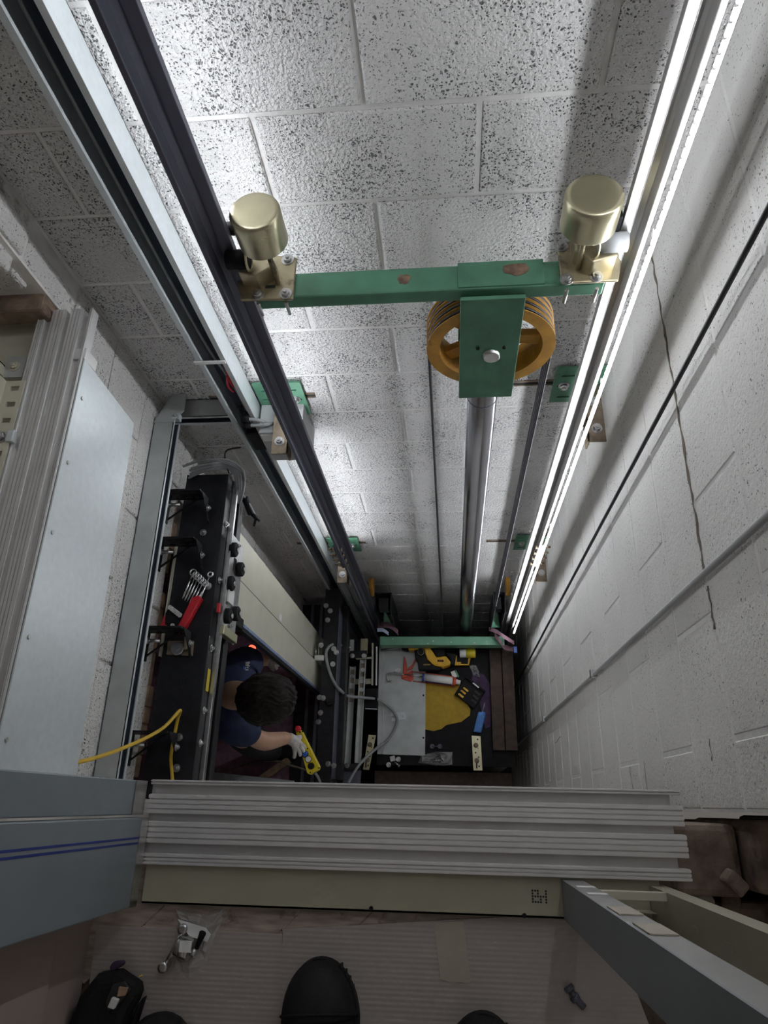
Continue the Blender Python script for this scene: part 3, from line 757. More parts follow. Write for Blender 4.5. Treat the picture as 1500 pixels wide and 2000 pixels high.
# ------------------------------------------------------------------ door panels and post of the photographer's landing
def vpanel(name, label, cat, x, y0, y1, ztop=1.15, m='grey_panel'):
    t = thing(name, label, cat, (x, (y0+y1)/2, 0), 'landing door panels beside the boots')
    MB().box(x-0.028, x, y0, y1, 0.004, ztop, 0.002).build('leaf', m, t)
    return t
t = vpanel('door_panel', 'plain grey sliding door leaf at the end of the sill, farther from the boots', 'door panel', -0.549, -0.026, 0.030)
MB().box(-0.5485, -0.5470, -0.026, 0.030, 0.004, 0.05).build('edge_guard', 'steel', t)
t = vpanel('door_panel', 'grey sliding door leaf with twin blue stripes, nearest the boots', 'door panel', -0.538, -0.168, -0.030)
for z in (-0.062, -0.070):
    MB().box(-0.5385, -0.5375, z-0.0016, z+0.0016, 0.006, 1.15).build('blue_stripe', 'stripe_blue', t)
MB().box(-0.5388, -0.5365, -0.168, -0.030, 0.002, 0.03).build('edge_guard', 'steel', t)
t = thing('door_jamb', 'slate grey folded steel door jamb rising beside the front sill', 'door jamb', (0.18, -0.14, 0))
MB().box(0.178, 0.1805, -0.166, -0.108, -0.012, 1.18).build('face_sheet', 'grey_panel', t)
MB().box(0.1805, 0.212, -0.1105, -0.108, -0.012, 1.18).build('return_sheet', 'jamb_return', t)
MB().box(0.209, 0.212, -0.125, -0.1105, -0.012, 1.18).build('return_lip', 'jamb_return', t)
for z in (0.10, 0.19, 0.33, 0.46):
    MB().box(0.183, 0.210, -0.1078, -0.1065, z, z+0.018+0.05*(z > 0.2)).build('film_remnant', 'white' if z < 0.3 else 'tape', t)
t = thing('frame_upright', 'olive beige angle upright with a cross strut, behind the slate jamb', 'upright', (0.32, -0.12, 0))
MB().box(0.318, 0.321, -0.20, -0.113, -0.03, 1.15).box(0.321, 0.345, -0.116, -0.113, -0.03, 1.15).build('angle', 'beige_green', t)
MB().box(0.212, 0.32, -0.125, -0.113, 0.075, 0.09, 0.001).build('cross_strut', 'beige', t)
MB().box(0.21, 0.318, -0.150, -0.148, -0.03, 0.02).build('base_web', 'beige_green', t)
for z in (0.2, 0.32):
    MB().box(0.3165, 0.318, -0.150, -0.140, z, z+0.02).build('slot', 'tape', t)
# ------------------------------------------------------------------ lower landing door gear
ZO = -0.85                       # top of the header plate
def opx(px, py, z=ZO): return az(px, py, z)
xl = -0.925; xr = -0.772
hy0, hy1 = -0.02, 1.07
header = thing('door_header', 'long black door header plate fixed above the lower doorway', 'door header', (-0.85, 0.5, ZO-0.2))
MB().box(xl, xr, hy0, hy1, ZO-0.006, ZO, 0.001).build('top_plate', 'black_metal', header)
MB().box(xr-0.004, xr, hy0, hy1, ZO-0.20, ZO-0.006).build('front_plate', 'black_metal', header)
MB().box(xl, xl+0.004, 0.42, 0.82, ZO-0.006, ZO+0.016).build('rear_lip', 'beige', header)
MB().box(xr, xr+0.016, hy0, hy1, ZO-0.075, ZO-0.055, 0.002).build('hanger_track', 'steel', header)
MB().box(xr, xr+0.010, hy0, hy1, ZO-0.14, ZO-0.125, 0.002).build('lower_track', 'black_metal', header)
MB().box(xr+0.026, xr+0.030, 0.30, 1.02, ZO-0.035, ZO-0.022).build('linkage_bar', 'steel', header)
for x, y in ((432, 1018), (418, 1128), (402, 1262), (396, 1385), (388, 1450)):
    p = opx(x, y); hexbolt(header, (xr, p.y, ZO-0.03), (1, 0, 0), 0.008, 0.005)
for x, y in ((407, 1145), (345, 1500), (350, 1440), (397, 1040)):
    p = opx(x, y); hexbolt(header, (p.x, p.y, ZO), (0, 0, 1), 0.008, 0.006)
p = opx(416, 1325)
MB().box(xr+0.001, xr+0.0024, p.y-0.035, p.y+0.035, ZO-0.045, ZO-0.02).build('warning_sticker', 'yellow', header)

# brackets carrying the header from the lintel
for i, (px, py, nm) in enumerate(((318, 985, 'nearest the coiled cables'), (300, 1075, 'above the spanner set'), (272, 1250, 'below the spanner set'), (238, 1455, 'under the yellow cable'))):
    p = ax(px, py, XL)
    y = p.y; z = -0.775
    t = thing('header_bracket', 'black slotted steel header bracket on the lintel, ' + nm, 'bracket', (XL, y, z), 'brackets holding the door header')
    F = frame((XL+0.002, y+0.035, z-0.04), (1, 0, 0), (0, 0, 1), (0, 1, 0))
    hl = [(0.030+0.034*k, 0.052+0.034*k, v, v+0.009) for k in range(3) for v in (0.016, 0.054)]
    MB().holes((0, 0.135), (0, 0.082), hl, 0.005, F).build('slotted_arm', 'black_metal', t)
    MB().holes((-0.055, 0.04), (0, 0.082), [(-0.015, 0.012, 0.026, 0.038)], 0.005, frame((XL+0.001, y, z-0.04), (0, 1, 0), (0, 0, 1), (1, 0, 0))).build('wall_foot', 'black_metal', t)
    MB().prism([(XL+0.135, y+0.040, z-0.04), (XL+0.135, y+0.040, z+0.026), (XL+0.139, y-0.04, ZO+0.004), (XL+0.139, y-0.04, z-0.045)], (0.004, 0, 0)).build('end_flange', 'black_metal', t)
    MB().prism([(XL+0.006, y-0.040, z-0.04), (XL+0.006, y-0.040, z-0.034), (XL+0.10, y+0.034, z-0.034), (XL+0.10, y+0.034, z-0.04)], (0, 0.006, 0)).build('gusset', 'black_metal', t)
    b = MB(); q = Vector((XL+0.006, y+0.004, z-0.008))
    b.cyl(q, q+Vector((0.012, 0, 0)), 0.011, 6).cyl(q, q+Vector((0.05, 0, 0)), 0.0055, 10).build('anchor_bolt', 'steel', t)
    hexbolt(t, (XL+0.139+0.004, y+0.0, z-0.03), (1, 0, 0), 0.008, 0.006)

# door hanger with rollers
t = thing('door_hanger', 'oily door hanger with black rollers under the header edge', 'door hanger', (xr+0.03, 0.62, ZO-0.12))
MB().holes((0.50, 0.86), (ZO-0.19, ZO-0.03), [(0.56, 0.60, ZO-0.10, ZO-0.07), (0.74, 0.79, ZO-0.12, ZO-0.09)], 0.005, frame((xr+0.018, 0, 0), (0, 1, 0), (0, 0, 1), (1, 0, 0))).build('hanger_plate', 'steel', t)
for y, z in ((0.80, -0.045), (0.68, -0.05), (0.57, -0.06), (0.76, -0.14), (0.60, -0.145)):
    ro = MB().cyl((xr+0.022, y, ZO+z), (xr+0.045, y, ZO+z), 0.026, 20, bev=0.004).build('roller', 'black', t)
    MB().cyl((xr+0.045, y, ZO+z), (xr+0.051, y, ZO+z), 0.009, 6).build('roller_bolt', 'steel', ro)
MB().box(xr+0.03, xr+0.036, 0.615, 0.665, ZO-0.10, ZO-0.04).build('paper_label', 'white', t)
MB().box(xr+0.012, xr+0.020, 0.57, 0.60, ZO-0.02, ZO-0.004).build('red_mark', 'red', t)
MB().box(xr+0.024, xr+0.040, 0.50, 0.53, ZO-0.17, ZO-0.02, 0.002).build('end_bracket', 'brass', t)
for y in (0.52, 0.55, 0.70, 0.84):
    hexbolt(t, (xr+0.023, y, ZO-0.115), (1, 0, 0), 0.008, 0.007)

# beige landing door leaves, slid back
for i, (x0, x1, y0, y1, lab) in enumerate(((-0.790, -0.760, 0.60, 0.745, 'beige lower landing door leaf with blue film on its leading edge'), (-0.806, -0.776, 0.747, 0.93, 'beige lower landing door leaf behind the leading one, with a small white sticker'))):
    t = thing('landing_door', lab, 'door panel', (x0, y0, -3.05), 'lower landing door leaves')
    MB().box(x0, x1, y0, y1, -3.05, -1.06, 0.002).build('leaf', 'door_beige', t)
    MB().box(x0+0.004, x1-0.004, y0-0.018, y0, -3.05, -1.07).build('leading_edge', 'black_metal' if i == 0 else 'beige', t)
    if i == 0:
        MB().box(x1-0.010, x1+0.0006, y0-0.006, y0+0.006, -3.05, -1.10).build('protective_film', 'film_blue', t)
        MB().box(x0-0.012, x1+0.002, y0-0.02, y0+0.02, -1.16, -1.06, 0.003).build('top_buffer', 'black_rubber', t)
    else:
        p = ax(545, 1205, x1)
        MB().box(x1-0.001, x1+0.0006, 0.749, 0.762, -3.05, -1.06).build('seam', 'black_metal', t)
        MB().box(x1, x1+0.0008, 0.77, 0.80, p.z-0.05, p.z).build('sticker', 'white', t)
t = thing('lower_sill', 'dark lower landing door sill at the edge of the purple floor', 'door sill', (-0.85, 0.5, -3.13))
MB().box(XL-0.01, -0.72, 0.05, 1.2, -3.12, -3.07, 0.002).build('sill_body', 'black_metal', t)
for x in (-0.90, -0.84, -0.78):
    MB().box(x, x+0.018, 0.05, 1.2, -3.07, -3.062).build('track_rib', 'rail_dark', t)

# coil of grey cable and its loose plugs
t = thing('cable_coil', 'coil of grey cables looped behind the far end of the header', 'cable', (-0.83, 1.1, -0.85), None)
rg = random.Random(5)
for k in range(9):
    dz = 0.004*k; e = rg.uniform(-6, 6)
    P = [az(366+e*1.5, 934-k*3.8, ZO+0.015+dz), az(398, 920-k*3.0+e*0.6, ZO+0.03+dz), az(436+e*0.6, 915-k*2.2, ZO+0.03+dz), az(455+k*2.2, 922-k*0.8, ZO+0.02+dz), az(462+k*1.8, 945+e, ZO-0.02), az(458+k*1.2, 972+e*2, ZO-0.09), az(448+k*1.5, 958, ZO-0.12)]
    MB().tube(smooth_path(P), 0.0040, 8).build('loop', 'cable_grey', t)
P = [az(448, 925, ZO+0.02), az(440, 900, ZO+0.05), az(443, 880, ZO+0.08), az(470, 874, ZO+0.08)]
MB().tube(smooth_path(P), 0.003, 6).build('tie', 'cable_black', t)
t = thing('cable_plug', 'black cable plugs dangling loose against the back wall', 'connector', az(487, 1000, -1.1))
P = [az(467, 955, -0.98), az(478, 972, -1.0), az(490, 990, -1.03), az(498, 1008, -1.06)]
MB().tube(smooth_path(P), 0.0045, 8).build('lead', 'cable_grey', t)
A = az(478, 972, -1.0); B = az(490, 1004, -1.06)
MB().cyl(A, B, 0.013, 8, bev=0.003).build('plug_body', 'black', t)
MB().cyl(az(493, 1004, -1.05), az(500, 1012, -1.06), 0.008, 8).cyl(az(500, 1012, -1.06), az(496, 1027, -1.09), 0.005, 6).cyl(az(500, 1012, -1.06), az(507, 1018, -1.07), 0.005, 6).build('small_plug', 'black', t)

# combination spanner set in its rack, on the header
t = thing('spanner_set', 'set of combination spanners in a black and red rack on the header', 'spanner set', az(360, 1190, ZO))
z = ZO + 0.001
slab_px([(351, 1166), (371, 1180), (383, 1190), (366, 1214), (345, 1232), (326, 1222), (327, 1200)], z, 0.020, 'rack', 'black', t, 0.003)
slab_px([(380, 1171), (392, 1166), (398, 1172), (362, 1236), (350, 1232)], z, 0.026, 'red_clip', 'red', t, 0.003)
slab_px([(324, 1204), (316, 1226), (352, 1240), (357, 1230)], z, 0.018, 'red_foot', 'red', t, 0.003)
for i in range(7):
    a = (357+4.4*i, 1170+3.1*i); bb = (376+4.8*i - (0 if i < 6 else -2), 1122+4.6*i + (2 if i == 6 else 0))
    if i == 6: bb = (409, 1126)
    A = az(*a, z+0.016); B = az(*bb, z+0.008)
    w = MB(); w.tube([A, B], 0.0042 - 0.0002*i, 6)
    d = (B-A).normalized(); n_ = Vector((-d.y, d.x, 0)).normalized()
    c = B + d*0.008
    ring = [c + (d*math.cos(k*math.pi/8) + n_*math.sin(k*math.pi/8))*(0.0105-0.0004*i) for k in range(17)]
    w.tube(ring, 0.0038, 6)
    o = w.build('spanner', 'wrench', t)
    e0 = (335+3.8*i, 1186+3.0*i) if i < 6 else (340, 1222)
    E0 = az(*e0, z+0.021)
    MB().lathe([(0, 0.006), (0.006, 0.0085), (0.009, 0.0085)], E0, (-0.3, -0.3, 1), 10).build('spanner_end', 'wrench', t)
# lock contact on the header
t = thing('lock_contact', 'grey metal lock plate bolted on the header below the spanners', 'lock', az(352, 1268, ZO))
slab_px([(330, 1253), (380, 1253), (377, 1282), (327, 1280)], ZO, 0.012, 'plate', 'rusty', t, 0.002)
p = az(349, 1268, ZO+0.012)
MB().cyl(p, p+Vector((0, 0, 0.014)), 0.022, 20, bev=0.003).cyl(p, p+Vector((0, 0, 0.02)), 0.008, 8).build('disc', 'steel', t)
slab_px([(364, 1246), (369, 1246), (371, 1270), (363, 1272)], ZO+0.012, 0.02, 'lever', 'brass', t, 0.002)

# yellow cable
P = [az(80, 1502, -0.3), az(180, 1482, -0.42), az(262, 1452, -0.58), az(318, 1422, -0.72), az(351, 1388, ZO+0.06), az(347, 1405, ZO+0.02), az(340, 1440, ZO+0.012), az(334, 1478, ZO+0.008), az(336, 1512, ZO+0.008), az(338, 1545, ZO+0.008)]
tag(MB().tube(smooth_path(P), 0.0052, 8).build('power_cable', 'cable_yellow'), 'bright yellow cable looping over the black header', 'cable')

# red pilot lamp inside the lower doorway
t = thing('pilot_lamp', 'small red glowing lamp in the dark lower doorway', 'lamp', az(490, 1265, -2.2))
p = az(490, 1265, -2.2)
MB().cyl(p, p+Vector((0.02, -0.01, 0.02)), 0.016, 12, bev=0.003).build('lens', 'red_lamp', t)
MB().cyl(p-Vector((0.06, 0, 0.03)), p, 0.010, 10).build('body', 'black', t)

# oddments low in the doorway
tag(MB().prism([az(x, y, -2.75) for x, y in ((398, 1507), (414, 1508), (575, 1525), (575, 1545), (398, 1545))], (0, 0, 0.004)).build('threshold_plate', 'galv'), 'pale galvanised threshold plate just beyond the front sill', 'metal plate')
A = az(500, 1530, -3.05); B = az(566, 1484, -3.05)
n_ = Vector((-(B-A).y, (B-A).x, 0)).normalized()*0.02
tag(MB().prism([A-n_, A+n_, B+n_, B-n_], (0, 0, 0.03)).build('batten', 'timber_pale', None, 0.002), 'short wooden batten lying in the dark lower doorway', 'batten')
P = [az(430, 1515, -2.98), az(460, 1500, -2.95), az(500, 1488, -2.93), az(540, 1487, -2.93), az(575, 1497, -2.95), az(600, 1505, -2.98)]
tag(MB().tube(smooth_path(P), 0.006, 8).build('hose', 'rusty'), 'thin brown hose curving over the lower doorway floor', 'hose')
# ------------------------------------------------------------------ car roof and the gear on it
ZC = -3.20
def cz(px, py, dz=0.0): return az(px, py, ZC+dz)
car = thing('car_roof', 'black lift car roof deck with the tools strewn over it', 'lift car', (-0.03, 0.6, ZC-0.5))
a = cz(740, 1273); b_ = cz(1005, 1500)
cx0, cx1, cy1, cy0 = cz(738, 1380).x, cz(1003, 1400).x, 0.96, cz(870, 1496).y
MB().box(cx0, cx1, cy0, cy1, ZC-0.03, ZC-0.001, 0.002).build('deck', 'black', car)
MB().box(cx0+0.02, cx1-0.02, cy0+0.02, cy1-0.02, ZC-1.6, ZC-0.03).build('car_body', 'black_metal', car)
MB().box(cx0-0.02, cx1-0.02, cy0-0.13, cy0-0.03, ZC-0.12, ZC-0.10, 0.002).build('front_ledge', 'timber', car)
# two old timbers
for i, (x0, x1, nm) in enumerate(((959, 982, 'beside the blue-handled tool'), (983.5, 1006, 'against the white side wall'))):
    A = cz(x0, 1380).x; B = cz(x1, 1380).x
    tag(MB().box(A, B, cz(980, 1466).y, 0.93, ZC, ZC+0.04, 0.003).build('timber', 'timber'), 'paint-spotted brown timber plank on the car roof, ' + nm, 'plank', 'timbers on the car roof')
# galvanised cover sheet
t = thing('cover_sheet', 'galvanised steel cover sheet lying on the car roof', 'metal sheet', cz(785, 1380))
MB().prism([cz(741, 1262, 0.004), cz(832, 1262, 0.004), cz(830, 1476, 0.004), cz(737, 1473, 0.004)], (0, 0, 0.004)).build('sheet', 'galv_dull', t)
MB().prism([cz(741, 1262, 0.008), cz(751, 1262, 0.008), cz(748, 1473, 0.008), cz(737, 1473, 0.008)], (0, 0, 0.010)).build('folded_edge', 'galv_dull', t)
for x, y in ((746, 1356), (827, 1358), (827, 1441), (742, 1440)):
    p = cz(x, y, 0.008); MB().cyl(p, p+Vector((0, 0, 0.002)), 0.006, 10).build('hole_rim', 'black', t)
t = thing('metal_clip', 'small bent galvanised clip on the cover sheet', 'clip', cz(777, 1400))
MB().prism([cz(762, 1392, 0.009), cz(791, 1391, 0.009), cz(793, 1405, 0.009), cz(765, 1409, 0.009), cz(765, 1403, 0.009), cz(776, 1401, 0.009), cz(776, 1398, 0.009), cz(763, 1398, 0.009)], (0, 0, 0.006)).build('plate', 'galv', t)
p = cz(787, 1399, 0.009); MB().cyl(p, p+Vector((0, 0, 0.022)), 0.006, 8).build('stud', 'steel', t)
# yellow mat, purple rag
pts = [(830, 1335), (898, 1338), (904, 1362), (919, 1385), (918, 1397), (901, 1410), (872, 1416), (862, 1424), (847, 1428), (826, 1424)]
tag(MB().prism([cz(x, y, 0.0) for x, y in pts], (0, 0, 0.003)).build('rubber_mat', 'mat_yellow'), 'torn mustard yellow mat on the car roof', 'mat')
pts = [(925, 1310), (945, 1318), (960, 1340), (958, 1420), (948, 1424), (936, 1372), (918, 1340)]
tag(MB().prism([cz(x, y, 0.0) for x, y in pts], (0, 0, 0.006)).build('rag', 'purple_cloth'), 'crumpled dark purple rag beside the timbers', 'cloth')

# lower green crossbeam and its uprights
ZG = -3.02
t = thing('sling_beam', 'pale green lower sling beam behind the power tool', 'beam', (-0.05, 1.0, ZG))
A = az(742, 1244, ZG); B = az(985, 1244, ZG)
MB().box(A.x, B.x, az(860, 1260, ZG).y, az(860, 1243, ZG).y, ZG-0.09, ZG, 0.002).build('beam', 'green_light', t)
r_ = random.Random(2)
for k in range(7):
    p = az(r_.uniform(760, 960), r_.uniform(1248, 1258), ZG)
    blot(p.x, p.y, r_.uniform(0.002, 0.006), r_.uniform(0.002, 0.005), ZG, 'paint_chip', 'white', t, 0.0008, k)
for nm, x0, x1, sg, lab in (('a', -0.435, -0.335, 1, 'black steel sling upright at the dark guide rail with an orange roller'), ('b', 0.255, 0.325, -1, 'black steel sling upright at the shiny guide rail with an orange roller')):
    t = thing('sling_upright', lab, 'upright', ((x0+x1)/2, 1.1, -3.1), 'sling uprights')
    MB().box(x0, x0+0.006, 1.03, 1.15, -3.1, -2.62).box(x1-0.006, x1, 1.03, 1.15, -3.1, -2.62).box(x0, x1, 1.144, 1.15, -3.1, -2.62).build('channel', 'black_metal', t)
    MB().box(x0+0.02, x1-0.02, 1.06, 1.13, -2.74, -2.66, 0.003).build('guide_block', 'black_metal', t)
    xw = x0-0.012 if sg > 0 else x1+0.012
    MB().cyl((xw-0.012, 1.165, -2.56), (xw+0.012, 1.165, -2.56), 0.055, 28, bev=0.004).build('roller', 'pulley', t)
    for z in (-2.7, -2.85, -3.0):
        hexbolt(t, ((x0+x1)/2, 1.03+0.113, z), (0, -1, 0), 0.012, 0.01)
    MB().prism([((x0+x1)/2-0.03, 1.035, -3.02), ((x0+x1)/2+0.03, 1.035, -3.02), ((x0+x1)/2-0.01, 1.10, -2.80)], (0, 0.006, 0)).build('gusset', 'green_light', t)
# lifting slings
t = thing('lifting_sling', 'dusty mauve lifting sling with blue tag wrapped at the dark rail end', 'sling', az(760, 1230, ZG))
P = [az(738, 1222, ZG+0.06), az(750, 1220, ZG+0.07), az(765, 1224, ZG+0.05), az(778, 1236, ZG+0.01)]
def ribbon(path, w, name, m, parent, th=0.004):
    b = MB(); n = len(path); L = []
    for p in path:
        p = Vector(p); L.append([b.bm.verts.new(p + Vector((0, s*w, k*th))) for s, k in ((-0.5, 0), (0.5, 0.6), (0.5, 1.6), (-0.5, 1))])
    for A, B in zip(L, L[1:]):
        for i in range(4): b.bm.faces.new((A[i], A[(i+1) % 4], B[(i+1) % 4], B[i]))
    b.bm.faces.new(L[0][::-1]); b.bm.faces.new(L[-1])
    return b.build(name, m, parent)
ribbon(smooth_path(P, 5), 0.035, 'webbing', 'sling', t)
ribbon(smooth_path([az(737, 1231, ZG+0.05), az(748, 1231, ZG+0.05), az(759, 1238, ZG+0.03)], 5), 0.022, 'tag', 'label_blue', t)
t = thing('lifting_sling', 'dusty mauve lifting sling looped over the beam at the shiny rail end', 'sling', az(985, 1250, ZG))
ribbon(smooth_path([az(955, 1229, ZG+0.04), az(970, 1234, ZG+0.05), az(985, 1244, ZG+0.05), az(1004, 1256, ZG+0.0)], 5), 0.025, 'webbing', 'sling', t)
ribbon(smooth_path([az(966, 1240, ZG+0.03), az(976, 1252, ZG+0.03), az(985, 1264, ZG-0.02), az(1002, 1268, ZG-0.05)], 5), 0.03, 'webbing', 'sling', t)
tag(MB().box(*(lambda p: (p.x-0.012, p.x+0.012, p.y-0.02, p.y+0.02, p.z, p.z+0.02))(az(1006, 1270, -3.1)), 0.003).build('buffer_block', 'blue'), 'small blue block at the corner of the car roof by the white wall', 'block')

# ------------------------------------------------------------------ car door gear between roof and landing
t = thing('car_door_beam', 'long black bolted beam between the landing door and the steel tracks', 'beam', (-0.69, 0.6, -2.76))
zb = -2.60
A = az(622, 1400, zb).x; B = az(652, 1400, zb).x
MB().box(A, B, 0.10, 1.17, zb-0.16, zb, 0.003).build('beam', 'black_metal', t)
MB().box(B, B+0.04, 0.12, 1.1, zb-0.20, zb-0.12, 0.003).build('ledge', 'black_metal', t)
MB().box(B+0.002, B+0.005, 0.12, 1.05, zb-0.12, zb+0.006).build('edge_strip', 'rail_dark', t)
for x, y in ((637, 1183), (645, 1193), (640, 1211), (627, 1260), (652, 1267), (657, 1274), (650, 1297), (624, 1362), (631, 1363), (626, 1392), (641, 1492), (652, 1495), (622, 1410)):
    p = az(x, y, zb); hexbolt(t, p, (0, 0, 1), 0.010, 0.008)
p = az(624, 1286, zb+0.004)
MB().box(p.x-0.025, p.x+0.028, p.y-0.014, p.y+0.014, zb, zb+0.03, 0.003).build('switch_head', 'white', t)
MB().cyl(az(622, 1284, zb+0.02), az(622, 1258, zb+0.02), 0.003, 6).cyl(az(617, 1284, zb+0.02), az(617, 1258, zb+0.02), 0.003, 6).build('switch_rod', 'steel', t)
MB().tube([az(636, 1372, zb+0.01), az(641, 1376, zb+0.03), az(651, 1372, zb+0.01)], 0.008, 8).build('cam_lever', 'black', t)
for i, (xa, xb, ya, yb, nm) in enumerate(((682.5, 693, 1303, 1495, 'farther from the cover sheet'), (703, 713, 1290, 1490, 'nearer the cover sheet'))):
    zz = -3.0
    t = thing('door_track', 'worn steel door track beside the car roof, ' + nm, 'door track', az(xa, yb, zz), 'steel door tracks beside the car roof')
    P0 = az(xa+2, ya, zz); P1 = az(xb+2, ya, zz); Q0 = az(xa-9, yb, zz); Q1 = az(xb-8, yb, zz)
    MB().prism([P0, P1, Q1, Q0], (0, 0, 0.01)).build('web', 'galv_dull', t)
    for s0, s1 in ((P0, Q0), (P1, Q1)):
        w = Vector((0.0025, 0, 0))
        MB().prism([s0-w, s0+w, s1+w, s1-w], (0, 0, 0.03)).build('flange', 'steel', t)
    for k in (0.1, 0.3):
        q = P0.lerp(Q1, k) ; q.x = (P0.lerp(Q0, k).x + P1.lerp(Q1, k).x)/2; q.z += 0.01
        MB().box(q.x-0.012, q.x+0.012, q.y-0.04, q.y+0.04, q.z, q.z+0.004).build('splice', 'rusty', t)
        hexbolt(t, q+Vector((0, 0, 0.004)), (0, 0, 1), 0.009, 0.007)
t = thing('door_linkage', 'black link plate and pale angle frame at the head of the tracks', 'frame', az(700, 1280, -2.97))
zz = -2.96
slab_px([(684, 1272), (717, 1271), (717, 1285), (684, 1286)], zz, 0.012, 'link_plate', 'black_metal', t, 0.002)
for x, y in ((688, 1281), (711, 1281)):
    p = az(x, y, zz+0.012); MB().cyl(p, p+Vector((0, 0, 0.008)), 0.016, 18, bev=0.003).cyl(p, p+Vector((0, 0, 0.013)), 0.007, 6).build('pivot', 'steel', t)
slab_px([(705, 1248), (719, 1248), (718, 1277), (704, 1277)], zz-0.03, 0.01, 'slotted_plate', 'brass_dirty', t)
slab_px([(684, 1250), (692, 1250), (691, 1275), (683, 1275)], zz-0.03, 0.01, 'rail_end', 'galv_dull', t)
slab_px([(694, 1286), (729, 1284), (729, 1287), (697, 1289)], zz-0.03, 0.02, 'angle_cross', 'beige', t)
slab_px([(727, 1257), (730, 1257), (729, 1339), (726, 1339)], zz-0.03, 0.02, 'angle_side', 'beige', t)
slab_px([(735, 1264), (737.5, 1264), (736.5, 1339), (734, 1339)], zz-0.03, 0.02, 'angle_side', 'white', t)
slab_px([(690, 1327), (725, 1326), (725, 1336), (690, 1337)], zz-0.06, 0.01, 'cross_plate', 'beige', t)
slab_px([(714, 1346), (738, 1345), (737, 1385), (712, 1384)], zz-0.10, 0.02, 'motor_cover', 'black', t, 0.003)
slab_px([(714, 1384), (737, 1385), (737, 1386.3), (714, 1385.3)], zz-0.08, 0.02, 'cover_edge', 'galv', t)
t = thing('clamp_bar', 'black clamp plate with a bright bolt at the near end of the tracks', 'clamp', az(690, 1498, -2.97))
slab_px([(640, 1497), (703, 1490), (704, 1505), (640, 1506)], -2.97, 0.012, 'bar', 'black_metal', t, 0.002)
p = az(678, 1495, -2.958); MB().cyl(p, p+Vector((0, 0, 0.008)), 0.015, 18, bev=0.002).cyl(p, p+Vector((0, 0, 0.012)), 0.007, 6).build('pivot', 'steel', t)
slab_px([(672, 1506), (706, 1505), (704, 1530), (670, 1530)], -3.0, 0.012, 'end_block', 'rail_dark', t)

# slotted upright plates at the near edge of the roof
for pts, lab in (([(720, 1435), (734.5, 1436), (721, 1504), (709, 1503)], 'pale slotted strap plate beside the cover sheet'), ([(921, 1437), (938.5, 1438), (942.5, 1505), (924.5, 1505)], 'pale perforated plate standing at the near edge of the roof')):
    t = thing('slotted_plate', lab, 'plate', cz(*pts[3]), 'slotted plates at the roof edge')
    zz = -3.05
    P = [az(x, y, zz) for x, y in pts]
    MB().prism(P, (0, 0, 0.006)).build('plate', 'brass', t, 0.001)
    c0 = (P[0]+P[1])/2; c1 = (P[2]+P[3])/2
    for k in range(7):
        q = c0.lerp(c1, 0.1+0.13*k) + Vector((0.008*(-1)**k, 0, 0.006))
        MB().cyl(q, q+Vector((0, 0, 0.0008)), 0.005 if k not in (2, 5) else 0.003, 8).build('hole', 'pit', t)
    for k in (0.28, 0.72):
        q = c0.lerp(c1, k) + Vector((-0.004, 0, 0.006)); hexbolt(t, q, (0, 0, 1), 0.010, 0.012, 'rusty')
    e = c0.lerp(c1, 0.85) + Vector((-0.006, 0, 0.006))
    MB().box(e.x-0.004, e.x+0.004, e.y-0.018, e.y+0.018, e.z, e.z+0.0008).build('long_slot', 'pit', t)

# grey flex looping over everything
P = [(683, 1264.5, -2.90), (659, 1259, -2.66), (645, 1261, -2.585), (637, 1276, -2.585), (641.5, 1305, -2.585), (654, 1335.5, -2.57), (666, 1349, -2.66), (679, 1359, -2.82), (708, 1362.5, -2.92), (737, 1366, -3.08), (755, 1377, -3.17), (772, 1395, -3.17), (775, 1414, -3.17), (759, 1443, -3.16), (730, 1466, -3.02), (701.5, 1494, -2.93), (680, 1530, -2.9)]
tag(MB().tube(smooth_path([az(*p) for p in P]), 0.0085, 10).build('flex', 'cable_grey'), 'grey flexible cable looping across the tracks and cover sheet', 'cable')

# ------------------------------------------------------------------ tools
def z6(x, y, dz=0.0): return cz(740 + x/6.818, 1250 + y/6.818, dz)
def zslab(pts, dz, t_, name, m, parent, bev=0.003): return MB().prism([z6(x, y, dz+t_) for x, y in pts], (0, 0, -t_)).build(name, m, parent, bev)
t = thing('hammer_drill', 'yellow and black cordless hammer drill lying on the car roof', 'drill', z6(700, 250))
zslab([(390, 64), (650, 60), (690, 110), (765, 228), (895, 210), (955, 290), (955, 325), (860, 362), (740, 342), (640, 255), (600, 120), (480, 130), (390, 132)], 0.008, 0.075, 'housing', 'drill_yellow', t, 0.008)
zslab([(300, 66), (395, 62), (395, 140), (300, 120)], 0.012, 0.055, 'chuck', 'black', t, 0.006)
MB().tube([z6(300, 100, 0.04), z6(30, 135, 0.04)], 0.0055, 8).build('drill_bit', 'steel', t)
zslab([(470, 130), (600, 110), (640, 260), (740, 345), (860, 372), (800, 400), (525, 392), (520, 300), (480, 230)], 0.006, 0.07, 'motor_housing', 'black', t, 0.006)
p = z6(560, 165, 0.076); MB().lathe([(0, 0.027), (0.012, 0.026), (0.014, 0.020), (0.006, 0.018)], p, (0, 0, 1), 24).build('selector_dial', 'black', t)
MB().lathe([(0, 0.0205), (0.003, 0.021), (0.003, 0.019)], p+Vector((0, 0, 0.0125)), (0, 0, 1), 24, False).build('dial_ring', 'brass', t)
zslab([(690, 70), (870, 62), (880, 215), (775, 232)], 0.02, 0.055, 'grip', 'black_rubber', t, 0.008)
zslab([(735, 62), (790, 62), (790, 80), (735, 80)], 0.075, 0.006, 'grip_badge', 'drill_yellow', t, 0.001)
